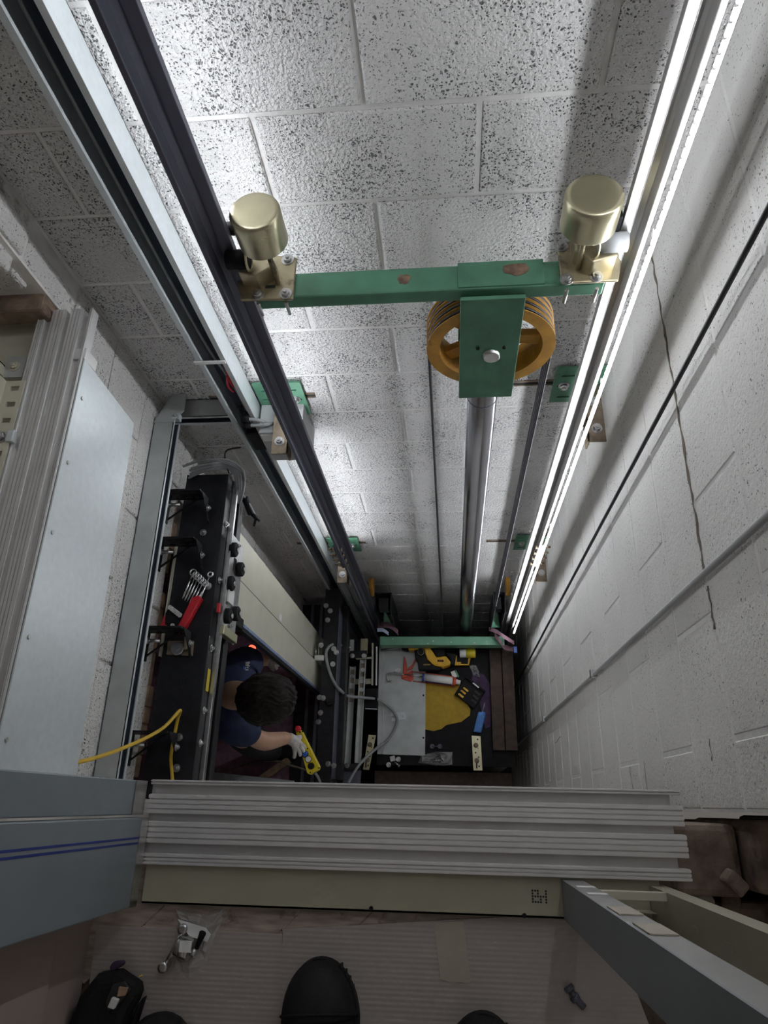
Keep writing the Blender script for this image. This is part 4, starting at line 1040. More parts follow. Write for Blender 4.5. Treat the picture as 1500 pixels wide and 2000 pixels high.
zslab([(880, 170), (1030, 180), (1010, 330), (940, 330), (955, 260)], 0.01, 0.06, 'battery', 'black', t, 0.006)
zslab([(1000, 200), (1225, 235), (1200, 334), (990, 334)], 0.006, 0.035, 'battery_base', 'drill_yellow', t, 0.004)
zslab([(1040, 205), (1190, 235), (1185, 318), (1095, 318), (1095, 290), (1040, 290)], 0.02, 0.025, 'battery_latch', 'black', t, 0.003)
F = frame(z6(645, 328, 0.0765), (1, 0.03, 0), (-0.03, 1, 0), (0, 0, 1))
text_mesh('brand_lettering', 'DEWALT', 0.012, F, 'drill_yellow', t)
zslab([(780, 263), (862, 263), (862, 290), (780, 290)], 0.083, 0.0012, 'badge', 'black', t, 0.0)
F = frame(z6(821, 276, 0.0846), (1, 0.02, 0), (-0.02, 1, 0), (0, 0, 1))
text_mesh('badge_lettering', 'DEWALT', 0.007, F, 'red_orange', t)
F = frame(z6(852, 372, 0.0765), (1, 0.0, 0), (0.0, 1, 0), (0, 0, 1))
text_mesh('badge_letters', 'XR', 0.013, F, 'drill_yellow', t)

t = thing('tape_canister', 'short yellow and white cylinder lying beyond the drill battery', 'canister', z6(1180, 175))
A = z6(1075, 178, 0.055); B = z6(1160, 176, 0.055); C_ = z6(1285, 176, 0.055)
MB().cyl(A, B, 0.028, 24, bev=0.002).build('white_end', 'white', t)
MB().cyl(B, C_, 0.0305, 24, bev=0.003).build('yellow_end', 'yellow', t)

t = thing('caulking_gun', 'red caulking gun loaded with a white sealant cartridge', 'caulking gun', z6(600, 480))
zslab([(335, 210), (352, 235), (385, 400), (365, 500), (300, 512), (322, 420)], 0.012, 0.016, 'handle', 'red_orange', t, 0.003)
zslab([(488, 240), (496, 270), (445, 380), (385, 405), (378, 385), (440, 330)], 0.012, 0.014, 'trigger', 'red_orange', t, 0.003)
zslab([(300, 485), (370, 440), (445, 395), (465, 520), (425, 552), (300, 516)], 0.006, 0.012, 'yoke', 'red_orange', t, 0.003)
MB().tube([z6(335, 455, 0.03), z6(600, 492, 0.036)], 0.004, 8).build('plunger_rod', 'steel', t)
MB().tube(smooth_path([z6(335, 458, 0.03), z6(140, 445, 0.03), z6(112, 500, 0.025), z6(125, 545, 0.02), z6(158, 545, 0.02)], 5), 0.0045, 8).build('hooked_rod', 'steel', t)
A = z6(580, 498, 0.036); B = z6(1000, 553, 0.036); d = (B-A).normalized()
MB().cyl(A, A+d*0.012, 0.0265, 24).build('piston_cap', 'stripe_blue', t)
MB().cyl(A+d*0.012, B-d*0.004, 0.0255, 28).build('cartridge', 'white', t)
MB().cyl(B-d*0.008, B+d*0.012, 0.0275, 24).build('front_collar', 'red_orange', t)
MB().cyl(B+d*0.012, z6(1085, 567, 0.036), 0.016, 16, r2=0.014, bev=0.002).build('nozzle_cap', 'white', t)
MB().tube([z6(450, 545, 0.012), z6(1000, 622, 0.012)], 0.003, 6).tube([z6(450, 420, 0.03), z6(1000, 490, 0.03)], 0.003, 6).build('frame_rod', 'red_orange', t)
n_ = Vector((-d.y, d.x, 0)).normalized()
# printed band of the cartridge: a shallow sleeve round its lower flank
bnd = MB(); L = []
u0 = Vector((0, 0, 1)); side = d.cross(u0).normalized()
for h in (0.02, (B-A).length-0.012):
    L.append([bnd.bm.verts.new(A + d*h + (side*math.cos(a) + u0*math.sin(a))*0.0258) for a in [math.radians(x) for x in range(-10, 36, 9)]])
for i in range(len(L[0])-1): bnd.bm.faces.new((L[0][i], L[0][i+1], L[1][i+1], L[1][i]))
bnd.build('printed_band', 'stripe_blue', t)

t = thing('bit_case', 'open black bit case with yellow inserts tilted on the yellow mat', 'tool case', z6(1210, 700))
zslab([(1010, 722), (1150, 500), (1415, 690), (1265, 912)], 0.004, 0.03, 'tray', 'black', t, 0.004)
zslab([(1150, 500), (1172, 492), (1425, 676), (1410, 700)], 0.02, 0.03, 'lid_edge', 'black', t, 0.003)
zslab([(1245, 575), (1262, 567), (1338, 628), (1325, 642)], 0.0505, 0.001, 'white_strip', 'white', t, 0.0)
for (x, y) in ((1120, 655), (1085, 690), (1055, 735)):
    zslab([(x-5, y-15), (x+15, y-30), (x+80, y+20), (x+60, y+40)], 0.034, 0.004, 'bit_holder', 'drill_yellow', t, 0.002)
for (x, y) in ((1265, 690), (1240, 745), (1215, 800)):
    zslab([(x, y), (x+22, y-25), (x+95, y+30), (x+70, y+58)], 0.034, 0.004, 'bit_slot', 'pit', t, 0.002)

t = thing('scraper', 'blue-handled tool with a thin steel shaft beside the timbers', 'hand tool', cz(935, 1410))
MB().prism([cz(933.5, 1391, 0.006), cz(947.5, 1391, 0.006), cz(948.5, 1397, 0.006), cz(939.5, 1432, 0.006), cz(924, 1430, 0.006)], (0, 0, 0.024)).build('handle', 'tool_blue', t, 0.006)
MB().tube([cz(942, 1392, 0.016), cz(947, 1372, 0.016)], 0.003, 8).build('shaft', 'steel', t)

# debris at the near edge of the roof
for i, (x, y, lab) in enumerate(((767, 1482, 'square steel nut in the small pile below the cover sheet'), (778, 1483, 'bright ring nut in the small pile below the cover sheet'), (759, 1494, 'cap nut lying apart at the edge of the small pile'), (775, 1492, 'short stubby bolt in the small pile below the cover sheet'))):
    p = cz(x, y); b = MB()
    if i == 0: b.box(p.x-0.016, p.x+0.016, p.y-0.016, p.y+0.016, p.z, p.z+0.012, 0.002, mtx=Matrix.Translation(p) @ Matrix.Rotation(0.3, 4, 'Z') @ Matrix.Translation(-p)); b.cyl(p+Vector((0, 0, 0.012)), p+Vector((0, 0, 0.013)), 0.008, 12)
    elif i == 3: b.tube([p+Vector((-0.015, 0.012, 0.006)), p+Vector((0.015, -0.012, 0.006))], 0.005, 8).cyl(p+Vector((0.012, -0.01, 0.006)), p+Vector((0.018, -0.014, 0.006)), 0.009, 6)
    else: b.lathe([(0, 0.016), (0.012, 0.016), (0.012, 0.009), (0.004, 0.009)], p, (0, 0, 1), 16)
    tag(b.build('loose_nut', 'steel'), lab, 'fastener', 'loose fasteners on the car roof')
t = thing('screw_pair', 'pair of large washers on a bar at the dark roof edge', 'fastener', cz(850, 1458))
for x in (844, 859):
    p = cz(x, 1458); MB().lathe([(0, 0.015), (0.006, 0.015), (0.006, 0.008), (0.003, 0.008)], p, (0, 0, 1), 18).build('washer', 'rail_dark', t)
MB().tube([cz(844, 1458, 0.006), cz(859, 1458, 0.006)], 0.003, 6).build('bar', 'rail_dark', t)
# crumpled clear bag
def crumple(name, label, poly, zfun, m, cat, amp=0.012, n=14, seed=1, group=None):
    r_ = random.Random(seed); b = MB()
    P = [zfun(x, y) for x, y in poly]
    c = sum(P, Vector())/len(P); rings = []
    for k in range(6):
        f = 1 - k/6
        ring = []
        for i, p in enumerate(P):
            q = P[(i+1) % len(P)]
            for s in (0, 0.5):
                e = p.lerp(q, s); v = c + (e-c)*f*r_.uniform(0.93, 1.05)
                ring.append(b.bm.verts.new((v.x, v.y, v.z + (0.001 if k == 0 else r_.uniform(0.1, 1)*amp))))
        rings.append(ring)
    top = b.bm.verts.new((c.x, c.y, c.z+amp*0.8))
    for A, B in zip(rings, rings[1:]):
        for i in range(len(A)): b.bm.faces.new((A[i], A[(i+1) % len(A)], B[(i+1) % len(A)], B[i]))
    for i in range(len(rings[-1])): b.bm.faces.new((rings[-1][i], rings[-1][(i+1) % len(rings[-1])], top))
    o = b.build(name, m)
    return tag(o, label, cat, group)
mm = mat('clear_film', (0.75, 0.74, 0.73), 0.12, 0.0, 0.05, 30, alpha=0.38, spec=0.8)
mm2 = mat('foggy_film', (0.55, 0.55, 0.55), 0.2, 0.0, 0.2, 40, alpha=0.55, spec=0.8)
crumple('plastic_bag', 'crumpled clear plastic bag at the near edge of the car roof', [(820, 1476), (850, 1468), (884, 1469), (886, 1494), (850, 1496), (818, 1490)], lambda x, y: cz(x, y), 'foggy_film', 'plastic bag', 0.03, seed=3)
crumple('plastic_bag', 'thin clear plastic wrapper lying beside the drill battery', [(915, 1300), (930, 1298), (940, 1325), (925, 1322)], lambda x, y: cz(x, y), 'clear_film', 'plastic bag', 0.02, seed=8)
crumple('paper_scrap', 'small white scrap beside the caulking gun handle', [(772, 1307), (780, 1303), (784, 1309), (778, 1314), (770, 1314)], lambda x, y: cz(x, y, 0.012), 'white', 'scrap', 0.008, seed=12)
t = thing('battery_tag', 'white and green carton end beside the sealant nozzle', 'carton', z6(1000, 450))
zslab([(955, 425), (1005, 405), (1045, 490), (985, 500)], 0.006, 0.02, 'white_face', 'white', t, 0.001)
zslab([(1005, 405), (1030, 400), (1070, 490), (1045, 500)], 0.006, 0.02, 'green_face', 'green', t, 0.001)
# ------------------------------------------------------------------ the fitter in the lower doorway
def skin_mesh(verts, edges, radii, sub=2):
    me = bpy.data.meshes.new('tmp'); me.from_pydata([tuple(v) for v in verts], edges, [])
    o = bpy.data.objects.new('tmp', me); COL.objects.link(o)
    m = o.modifiers.new('skin', 'SKIN'); m.use_smooth_shade = True; m.branch_smoothing = 0.6
    sv = me.skin_vertices[0].data
    for i, r in enumerate(radii):
        sv[i].radius = r if isinstance(r, tuple) else (r, r)
    sv[0].use_root = True
    s = o.modifiers.new('sub', 'SUBSURF'); s.levels = sub; s.render_levels = sub
    dg = bpy.context.evaluated_depsgraph_get()
    out = bpy.data.meshes.new_from_object(o.evaluated_get(dg))
    bpy.data.objects.remove(o)
    return out
def link_mesh(name, me, m, parent, sm=True):
    me.materials.clear(); me.materials.append(MATS[m])
    for p in me.polygons: p.use_smooth = sm
    o = bpy.data.objects.new(name, me); COL.objects.link(o)
    if parent: o.parent = parent; o.matrix_parent_inverse = parent_inv(parent)
    return o
def V(*a): return Vector(a)
HC = az(522, 1366, -1.37)                       # head centre
NB = az(452, 1356, -1.54)                       # base of the neck
CH_ = NB + V(-0.05, 0.0, -0.14)
BE = CH_ + V(-0.07, 0.0, -0.24)
PE = BE + V(-0.04, 0.0, -0.22)
SL = az(468, 1300, -1.60); SR = az(458, 1420, -1.60)
ER = az(516, 1450, -1.80); WR = az(566, 1440, -1.99)
EL = az(497, 1290, -1.84); WL = az(518, 1290, -1.99)
FZ = ZL
HipL = PE + V(0, 0.10, -0.06); HipR = PE + V(0, -0.10, -0.06)
KnL = V(-1.00, PE.y+0.13, -2.62); KnR = V(-1.02, PE.y-0.12, -2.62)
AnL = V(-1.05, PE.y+0.13, FZ+0.09); AnR = V(-1.07, PE.y-0.12, FZ+0.09)
ToL = V(-0.90, PE.y+0.15, FZ+0.035); ToR = V(-0.92, PE.y-0.14, FZ+0.035)
NK = NB.lerp(HC, 0.45) + V(0, 0, -0.01)
verts = [PE, BE, CH_, NB, NK, HC, SL, EL, WL, SR, ER, WR, HipL, KnL, AnL, HipR, KnR, AnR]
edges = [(0, 1), (1, 2), (2, 3), (3, 4), (4, 5), (2, 6), (6, 7), (7, 8), (2, 9), (9, 10), (10, 11), (0, 12), (12, 13), (13, 14), (0, 15), (15, 16), (16, 17)]
radii = [(0.11, 0.13), (0.10, 0.12), (0.065, 0.085), 0.068, 0.058, 0.07, 0.038, 0.042, 0.028, 0.038, 0.045, 0.028, 0.085, 0.06, 0.042, 0.085, 0.06, 0.042]
me1 = skin_mesh(verts, edges, radii)
# head: egg with brow, nose, chin and ears, face turned down and forward
bm = bmesh.new(); bm.from_mesh(me1)
hb = bmesh.new(); bmesh.ops.create_uvsphere(hb, u_segments=28, v_segments=20, radius=1.0)
fwd = V(0.72, 0, -0.69).normalized(); up = V(0.69, 0, 0.72).normalized(); lat = V(0, 1, 0)
for v in hb.verts:
    x, y, z = v.co                               # x forward, y lateral, z up in head space
    sx, sy, sz = 0.098, 0.076, 0.118
    if z < 0: sy *= 1 + 0.28*z; sx *= 1 + 0.10*z
    px_, py_, pz_ = x*sx, y*sy, z*sz
    if x > 0.75 and abs(y) < 0.22 and -0.35 < z < 0.15: px_ += 0.022*(1-abs(y)/0.22)*(1-(z+0.1)**2*6)     # nose
    if x > 0.6 and abs(abs(y)-0.38) < 0.14 and 0.0 < z < 0.25: px_ -= 0.007                                  # eye sockets
    if x > 0.7 and abs(y) < 0.4 and -0.55 < z < -0.42: px_ += 0.005                                          # lips
    if x > 0.3 and z < -0.8: px_ += 0.012                                                                    # chin
    if abs(y) > 0.93 and -0.25 < z < 0.18 and abs(x) < 0.3: py_ += math.copysign(0.018, y)                   # ears
    v.co = HC + fwd*px_ + lat*py_ + up*pz_
tmp = bpy.data.meshes.new('h'); hb.to_mesh(tmp); hb.free(); bm.from_mesh(tmp)
me = bpy.data.meshes.new('person'); bm.to_mesh(me); bm.free()
person = link_mesh('person', me, 'skin', None)
rm = person.modifiers.new('fuse', 'REMESH'); rm.mode = 'VOXEL'; rm.voxel_size = 0.007; rm.use_smooth_shade = True
tag(person, 'worker in navy t-shirt and pale gloves bending over with a yellow control box', 'person')

# hair
from mathutils import noise as mnoise
hb = bmesh.new(); bmesh.ops.create_icosphere(hb, subdivisions=6, radius=1.0)
for v in list(hb.verts):
    x, y, z = v.co
    q = V(x*1.6 + 0.5*z, y*9 + 2.0*mnoise.noise(V(x*2, y*2, z*2)), z*4)
    k = 1 + 0.05*mnoise.noise(V(x*2.2, y*2.2, z*2.2)) + 0.055*mnoise.noise(q) + 0.03*mnoise.noise(q*2.3)
    v.co = HC + V(-0.004, 0, 0.006) + fwd*(x*0.112*k) + lat*(y*0.098*k) + up*(z*0.134*k)
for v in list(hb.verts):
    d = v.co - HC
    if d.dot(fwd) > 0.062 + 0.01*math.sin(d.dot(lat)*90) and d.dot(up) < 0.06: hb.verts.remove(v)
    elif d.dot(up) < -0.050 + 0.014*math.sin(d.dot(lat)*120): hb.verts.remove(v)
me = bpy.data.meshes.new('hair'); hb.to_mesh(me); hb.free()
hair = link_mesh('hair', me, 'hair', person)
so = hair.modifiers.new('thick', 'SOLIDIFY'); so.thickness = 0.012; so.offset = -1

# t-shirt: torso and short sleeves
sh_v = [BE + V(0, 0, -0.20), BE, CH_, NB + V(-0.030, 0, -0.028), SL, SL.lerp(EL, 0.72), SR, SR.lerp(ER, 0.74)]
sh_e = [(0, 1), (1, 2), (2, 3), (2, 4), (4, 5), (2, 6), (6, 7)]
sh_r = [(0.150, 0.175), (0.145, 0.175), (0.145, 0.185), (0.105, 0.118), 0.102, 0.074, 0.098, 0.076]
shirt = link_mesh('t_shirt', skin_mesh(sh_v, sh_e, sh_r), 'navy', person)
# trousers
tr_v = [PE + V(0, 0, 0.06), PE + V(0, 0, -0.03), HipL, KnL, AnL + V(0, 0, 0.0), HipR, KnR, AnR + V(0, 0, 0.0)]
tr_e = [(0, 1), (1, 2), (2, 3), (3, 4), (1, 5), (5, 6), (6, 7)]
link_mesh('trousers', skin_mesh(tr_v, tr_e, [(0.15, 0.17), (0.145, 0.17), 0.10, 0.08, 0.07, 0.10, 0.08, 0.07]), 'trousers', person)
for An, To in ((AnL, ToL), (AnR, ToR)):
    link_mesh('boot', skin_mesh([An + V(0, 0, 0.05), An + V(-0.01, 0, -0.03), To.lerp(An, 0.4) + V(0, 0, -0.005), To], [(0, 1), (1, 2), (2, 3)], [0.055, 0.05, 0.045, 0.036]), 'black_rubber', person)
# shirt print on the shoulder
pt = az(482, 1301, -1.54)
hit = None
p0 = CAM; dirv = (pt - CAM).normalized()
bvh_me = shirt.data
ok, loc, nor, idx = shirt.ray_cast(p0, dirv)
if ok:
    X_ = (az(484, 1306, loc.z) - az(480, 1286, loc.z)).normalized()
    N_ = nor.normalized(); X_ = (X_ - N_*X_.dot(N_)).normalized(); Y_ = N_.cross(X_)
    F = frame(loc + N_*0.004, X_, Y_, N_)
    text_mesh('shirt_print', 'lifts', 0.028, F, 'white', person, 0.003)
    ok2, loc2, nor2, i2 = shirt.ray_cast(p0, (az(477, 1306, loc.z) - CAM).normalized())
    if ok2:
        F = frame(loc2 + nor2*0.002, X_, Y_, nor2)
        MB().prism([F @ V(-0.012, -0.006, 0), F @ V(0.010, -0.006, 0), F @ V(0.014, 0.004, 0), F @ V(-0.004, 0.006, 0)], N_*0.001).build('print_mark', 'blue', person)

def glove(name, wrist, palm, knuck, mids, tips, thumb, cuff):
    """palm with five jointed fingers, each a chain of its own rooted in the palm"""
    vs = [palm, wrist, cuff]; es = [(0, 1), (1, 2)]; rs = [(0.030, 0.024), 0.027, 0.036]
    for k, m_, t_ in zip(knuck, mids, tips):
        i = len(vs); vs += [k, m_, t_]; es += [(0, i), (i, i+1), (i+1, i+2)]; rs += [0.0125, 0.0105, 0.0085]
    i = len(vs); vs += thumb; es += [(0, i), (i, i+1)]; rs += [0.014, 0.010]
    return link_mesh(name, skin_mesh(vs, es, rs), 'glove', person)
# right hand closes on the control box
zp = -2.03
pal = az(577, 1450, zp+0.015)
glove('glove', WR.lerp(pal, 0.35), pal,
      [az(588, 1451, zp+0.02), az(587, 1457, zp+0.02), az(583, 1463, zp+0.018), az(576, 1466, zp+0.012)],
      [az(594, 1457, zp+0.012), az(592, 1464, zp+0.014), az(586, 1471, zp+0.012), az(576, 1474, zp+0.004)],
      [az(596, 1464, zp+0.002), az(594, 1470, zp+0.004), az(587, 1478, zp+0.002), az(574, 1481, zp-0.012)],
      [az(583, 1440, zp+0.022), az(590, 1437, zp+0.014)], WR.lerp(ER, 0.10))
# left hand in a loose fist by the door edge
zq = -1.99
pal = az(529, 1292, zq)
glove('glove', WL.lerp(pal, 0.4), pal,
      [az(538, 1283, zq+0.02), az(540, 1289, zq+0.022), az(540, 1296, zq+0.02), az(536, 1302, zq+0.014)],
      [az(543, 1283, zq-0.004), az(545, 1290, zq-0.004), az(545, 1298, zq-0.006), az(540, 1305, zq-0.010)],
      [az(538, 1286, zq-0.030), az(540, 1292, zq-0.032), az(539, 1299, zq-0.032), az(535, 1304, zq-0.034)],
      [az(531, 1304, zq+0.018), az(536, 1308, zq+0.006)], WL.lerp(EL, 0.10))

# yellow inspection control box
t = thing('control_box', 'yellow hand-held control box with blue, white and black buttons', 'control box', az(603, 1470, zp-0.05))
zz = zp - 0.045
MB().prism([az(x, y, zz) for x, y in ((580, 1428), (586, 1425), (592, 1428), (627, 1498), (625, 1504), (609, 1514), (603, 1511), (583, 1440))], (0, 0, 0.042)).build('case', 'yellow', t, 0.004)
zt2 = zz + 0.042
for x, y, m in ((596, 1473, 'blue'), (602, 1483, 'white'), (607.5, 1496, 'black')):
    p = az(x, y, zt2)
    MB().lathe([(0, 0.0155), (0.002, 0.0155), (0.002, 0.0135)], p, (0, 0, 1), 20, False).build('button_ring', 'black', t)
    MB().cyl(p, p+V(0, 0, 0.007), 0.0128, 20, bev=0.002).build('button', m, t)
p = az(583, 1424, zt2-0.01); MB().cyl(p, p+V(0, 0, 0.022), 0.014, 18, bev=0.004).build('stop_button', 'red', t)
for x, y in ((586, 1430), (591, 1429), (606, 1509), (623, 1500), (601, 1462)):
    p = az(x, y, zt2); MB().cyl(p, p+V(0, 0, 0.0012), 0.0035, 8).build('screw', 'black', t)
P = [az(615, 1509, zz+0.02), az(622, 1520, zz-0.05), az(628, 1535, -2.3)]
MB().tube(smooth_path(P), 0.006, 8).build('lead', 'cable_grey', t)
# ------------------------------------------------------------------ things on the photographer's landing
# ribbed translucent protection sheet in two laps
m, n, l, b = nt('sheet')
b.inputs['Base Color'].default_value = (0.55, 0.50, 0.47, 1); b.inputs['Roughness'].default_value = 0.28
b.inputs['Alpha'].default_value = 0.62
g = n.new('ShaderNodeNewGeometry')
wv = n.new('ShaderNodeTexWave'); wv.wave_type = 'BANDS'; wv.bands_direction = 'Y'; wv.inputs['Scale'].default_value = 42; wv.inputs['Distortion'].default_value = 0.4
l.new(g.outputs['Position'], wv.inputs['Vector'])
nz = n.new('ShaderNodeTexNoise'); nz.inputs['Scale'].default_value = 16; nz.inputs['Detail'].default_value = 3; l.new(g.outputs['Position'], nz.inputs['Vector'])
ad = n.new('ShaderNodeMath'); ad.operation = 'MULTIPLY_ADD'; ad.inputs[1].default_value = 1.6; l.new(nz.outputs['Fac'], ad.inputs[0]); l.new(wv.outputs['Fac'], ad.inputs[2])
bp = n.new('ShaderNodeBump'); bp.inputs['Strength'].default_value = 0.15; bp.inputs['Distance'].default_value = 0.002
l.new(ad.outputs[0], bp.inputs['Height']); l.new(bp.outputs['Normal'], b.inputs['Normal'])
MATS['sheet'] = m
def fz(px, py, dz=0.0): return az(px, py, ZF+0.003+dz)
tag(MB().prism([fz(190, 1806), fz(552, 1824), fz(555, 1980), fz(560, 2060), fz(150, 2060), fz(165, 2000)], (0, 0, 0.0015)).build('protection_sheet', 'sheet'), 'ribbed clear floor protection sheet under the black pouch', 'floor sheet')
tag(MB().prism([fz(553, 1815, 0.002), fz(820, 1800, 0.002), fz(1010, 1790, 0.002), fz(1110, 1795, 0.002), fz(1240, 1930, 0.002), fz(1290, 2060, 0.002), fz(548, 2060, 0.002)], (0, 0, 0.0015)).build('protection_sheet', 'sheet'), 'ribbed clear floor protection sheet under the boots', 'floor sheet')
tag(MB().prism([fz(848, 1802, 0.004), fz(905, 1799, 0.004), fz(920, 1918, 0.004), fz(912, 1921, 0.004), fz(900, 1918, 0.004), fz(885, 1920, 0.004), fz(860, 1912, 0.004)], (0, 0, 0.0006)).build('masking_tape', 'tape'), 'strip of beige masking tape on the floor sheet', 'tape')

# boots
def boot(label, toe, width, heading, cut=1.0):
    """toe tip on the floor, a rounded work boot running back from it"""
    t = thing('work_boot', label, 'boot', toe, 'photographer boots')
    d = Vector((math.sin(heading), -math.cos(heading), 0)); s = Vector((-d.y, d.x, 0))
    def loft(name, secs, m, z0):
        b = MB(); L = []
        for u, w, h in secs:
            ring = []
            for k in range(20):
                a = math.pi*k/19
                ring.append(b.bm.verts.new(toe + d*u + s*(w*math.cos(a)) + Vector((0, 0, z0 + h*max(0.0, math.sin(a))**0.75))))
            L.append(ring)
        for A, B in zip(L, L[1:]):
            for i in range(19): b.bm.faces.new((A[i], A[i+1], B[i+1], B[i])).smooth = True
            b.bm.faces.new((A[19], A[0], B[0], B[19]))
        b.bm.faces.new(L[0]); b.bm.faces.new(L[-1][::-1])
        return b.build(name, m, t)
    W = width/2
    def prof(u0, u1, n, ex=0.0, dh=0.0):
        out = []
        for i in range(n+1):
            u = u0 + (u1-u0)*i/n
            k = min(1.0, u/0.085)
            w = W*math.sqrt(max(0.02, 1-(1-k)**2))*(1.0 if u < 0.11 else 1-0.10*min(1, (u-0.11)/0.1)) + ex
            h = 0.062*math.sqrt(max(0.05, 1-(1-min(1, u/0.07))**2)) + max(0, u-0.10)*0.32 + dh
            out.append((u, w, h))
        return out
    zf = 0.022
    loft('toe_cap', prof(0.003, 0.075, 12, 0.0015, 0.0015), 'black_rubber', zf)
    loft('upper', prof(0.070, 0.30, 14, -0.001, 0.0), 'black', zf)
    sole = [toe + d*u + s*w for u, w in [(0.085*(1-math.cos(a)), (W+0.004)*math.sin(a)) for a in [math.pi/2*k/10 for k in range(11)]]]
    sole2 = [toe + d*u - s*w for u, w in [(0.085*(1-math.cos(a)), (W+0.004)*math.sin(a)) for a in [math.pi/2*k/10 for k in range(1, 11)]]]
    back = [toe + d*0.30 + s*W*0.8, toe + d*0.30 - s*W*0.8]
    MB().prism(sole + [back[0], back[1]] + sole2[::-1], (0, 0, 0.024)).build('sole', 'black_rubber', t)
    # tread lugs round the sole edge
    for k in range(4, 11):
        a = math.pi/2*k/10; q = toe + d*(0.085*(1-math.cos(a))) + s*(W+0.0005)*math.sin(a)
        MB().box(q.x-0.002, q.x+0.002, q.y-0.0062, q.y+0.0062, q.z+0.002, q.z+0.02, 0.001).build('tread_lug', 'black_rubber', t)
    # seam across the toe
    L = [(u, w, h) for u, w, h in prof(0.074, 0.076, 1, 0.0022, 0.0022)][0]
    pts = [toe + d*(0.062 + 0.014*(1-math.sin(math.pi*k/16))) + s*(L[1]*math.cos(math.pi*k/16)) + Vector((0, 0, zf + L[2]*math.sin(math.pi*k/16)**0.75)) for k in range(17)]
    MB().tube(pts, 0.0022, 6).build('toe_seam', 'black_rubber', t)
    cpt = toe + d*0.255
    MB().lathe([(0.02, 0.046), (0.10, 0.046), (0.16, 0.050), (0.20, 0.052)], cpt, (0, 0, 1), 24).build('ankle_shaft', 'black', t)
    # laces
    for k in range(4):
        u = 0.15 + 0.025*k; h = 0.062 + (u-0.10)*0.32
        MB().tube([toe + d*u + s*0.022 + Vector((0, 0, zf+h*0.97)), toe + d*(u+0.004) + Vector((0, 0, zf+h+0.004)), toe + d*u - s*0.022 + Vector((0, 0, zf+h*0.97))], 0.0025, 6).build('lace', 'black', t)
    return t
boot('black work boot with a rounded toe cap standing beside the sill', fz(628, 1866), 0.116, math.radians(4))
boot('black work boot showing only its toe tip by the masking tape', fz(950, 1972), 0.112, math.radians(-8))

# black tool pouch
t = thing('tool_pouch', 'open black fabric tool pouch lying in the shadowed corner', 'pouch', fz(215, 1950))
z0 = 0.0
def blob(name, poly, dz, h, m, parent, bev=0.012): return MB().prism([fz(x, y, dz) for x, y in poly], (0, 0, h)).build(name, m, parent, bev)
blob('body', [(175, 1935), (210, 1893), (248, 1887), (285, 1912), (292, 1930), (270, 1965), (250, 2030), (140, 2030)], 0.001, 0.045, 'black_rubber', t, 0.014)
blob('pocket', [(222, 1922), (245, 1916), (256, 1932), (235, 1958), (212, 1975), (208, 1955)], 0.047, 0.004, 'pit', t, 0.001)
blob('contents', [(222, 1945), (236, 1950), (226, 1970), (213, 1966)], 0.051, 0.008, 'white', t, 0.002)
blob('contents', [(234, 1926), (252, 1928), (246, 1944), (230, 1946)], 0.051, 0.004, 'timber_pale', t, 0.001)
blob('strap', [(218, 1888), (226, 1876), (246, 1874), (247, 1882), (224, 1896)], 0.02, 0.012, 'purple_cloth', t, 0.003)
blob('zip_tag', [(272, 1906), (278, 1903), (279, 1905), (273, 1908)], 0.047, 0.003, 'yellow', t, 0.0)
blob('belt', [(275, 1960), (290, 1940), (262, 2030), (246, 2030)], 0.003, 0.02, 'black', t, 0.006)
tag(MB().lathe([(0, 0.052), (0.02, 0.055), (0.05, 0.045), (0.06, 0.02)], fz(316, 2050), (0, 0, 1), 24).build('knee_pad', 'black_rubber'), 'rounded black pad beside the pouch at the frame edge', 'pad')

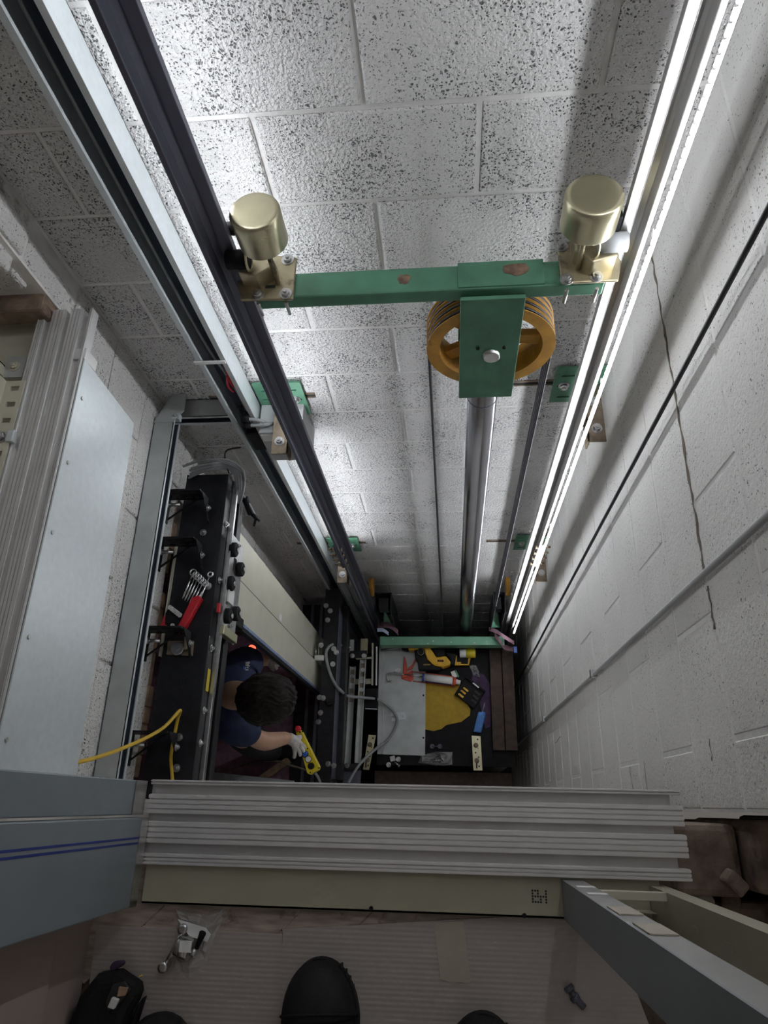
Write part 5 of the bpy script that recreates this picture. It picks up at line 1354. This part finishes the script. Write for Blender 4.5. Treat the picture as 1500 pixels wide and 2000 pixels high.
# lock part in a clear bag
t = thing('lock_part', 'steel lock part with a black lever lying on the clear bag', 'lock part', fz(360, 1855))
A = fz(345, 1846, 0.02); B = fz(383, 1862, 0.02)
MB().cyl(A, A.lerp(B, 0.75), 0.017, 20, bev=0.003).cyl(A.lerp(B, 0.3), A.lerp(B, 0.6), 0.019, 6).cyl(A.lerp(B, 0.75), B, 0.007, 12).build('barrel', 'steel', t)
MB().tube([fz(324, 1886, 0.012), fz(340, 1855, 0.018), fz(362, 1812, 0.014)], 0.005, 8).build('arm', 'steel', t)
for x, y in ((324, 1886), (362, 1812)):
    p = fz(x, y, 0.004); MB().lathe([(0, 0.008), (0.016, 0.008), (0.016, 0.004)], p, (0, 0, 1), 12).build('arm_eye', 'steel', t)
MB().tube([fz(384, 1852, 0.02), fz(396, 1822, 0.03)], [0.0035, 0.006], 8).build('lever', 'black', t)
p = fz(362, 1849, 0.039)
MB().box(p.x-0.010, p.x+0.010, p.y-0.008, p.y+0.008, p.z-0.002, p.z+0.001).build('data_label', 'white', t)
crumple('plastic_bag', 'crinkled clear plastic bag under the steel lock part', [(342, 1772), (395, 1785), (440, 1770), (432, 1800), (412, 1845), (405, 1880), (368, 1918), (335, 1900), (345, 1850), (350, 1810)], lambda x, y: fz(x, y), 'clear_film', 'plastic bag', 0.012, seed=4)
tag(MB().prism([fz(347, 1795, 0.013), fz(402, 1812, 0.013), fz(412, 1825, 0.013), fz(405, 1840, 0.013), fz(370, 1828, 0.013)], (0, 0, 0.0008)).build('paper_slip', 'white'), 'white paper slip inside the crinkled clear bag', 'paper')
# bolt and toothed washer
t = thing('anchor_bolt', 'loose dark anchor bolt on the ribbed floor sheet', 'bolt', fz(1125, 1945))
MB().tube([fz(1112, 1932, 0.007), fz(1125, 1950, 0.007), fz(1141, 1968, 0.006)], 0.0052, 8).build('shank', 'rail_dark', t)
MB().cyl(fz(1109, 1926, 0.007), fz(1114, 1934, 0.007), 0.0085, 6).cyl(fz(1120, 1945, 0.007), fz(1126, 1953, 0.007), 0.0085, 6).build('nut', 'rail_dark', t)
t = thing('toothed_washer', 'small toothed steel lock washer on the floor sheet', 'washer', fz(1190, 1982))
p = fz(1190, 1984)
MB().lathe([(0, 0.013), (0.002, 0.013), (0.002, 0.006), (0, 0.006)], p, (0, 0, 1), 24).build('ring', 'rail_dark', t)
for k in range(12):
    a = 2*math.pi*k/12; q = p + Vector((math.cos(a), math.sin(a), 0))*0.0145
    MB().box(q.x-0.0016, q.x+0.0016, q.y-0.0016, q.y+0.0016, q.z, q.z+0.003).build('tooth', 'steel', t)
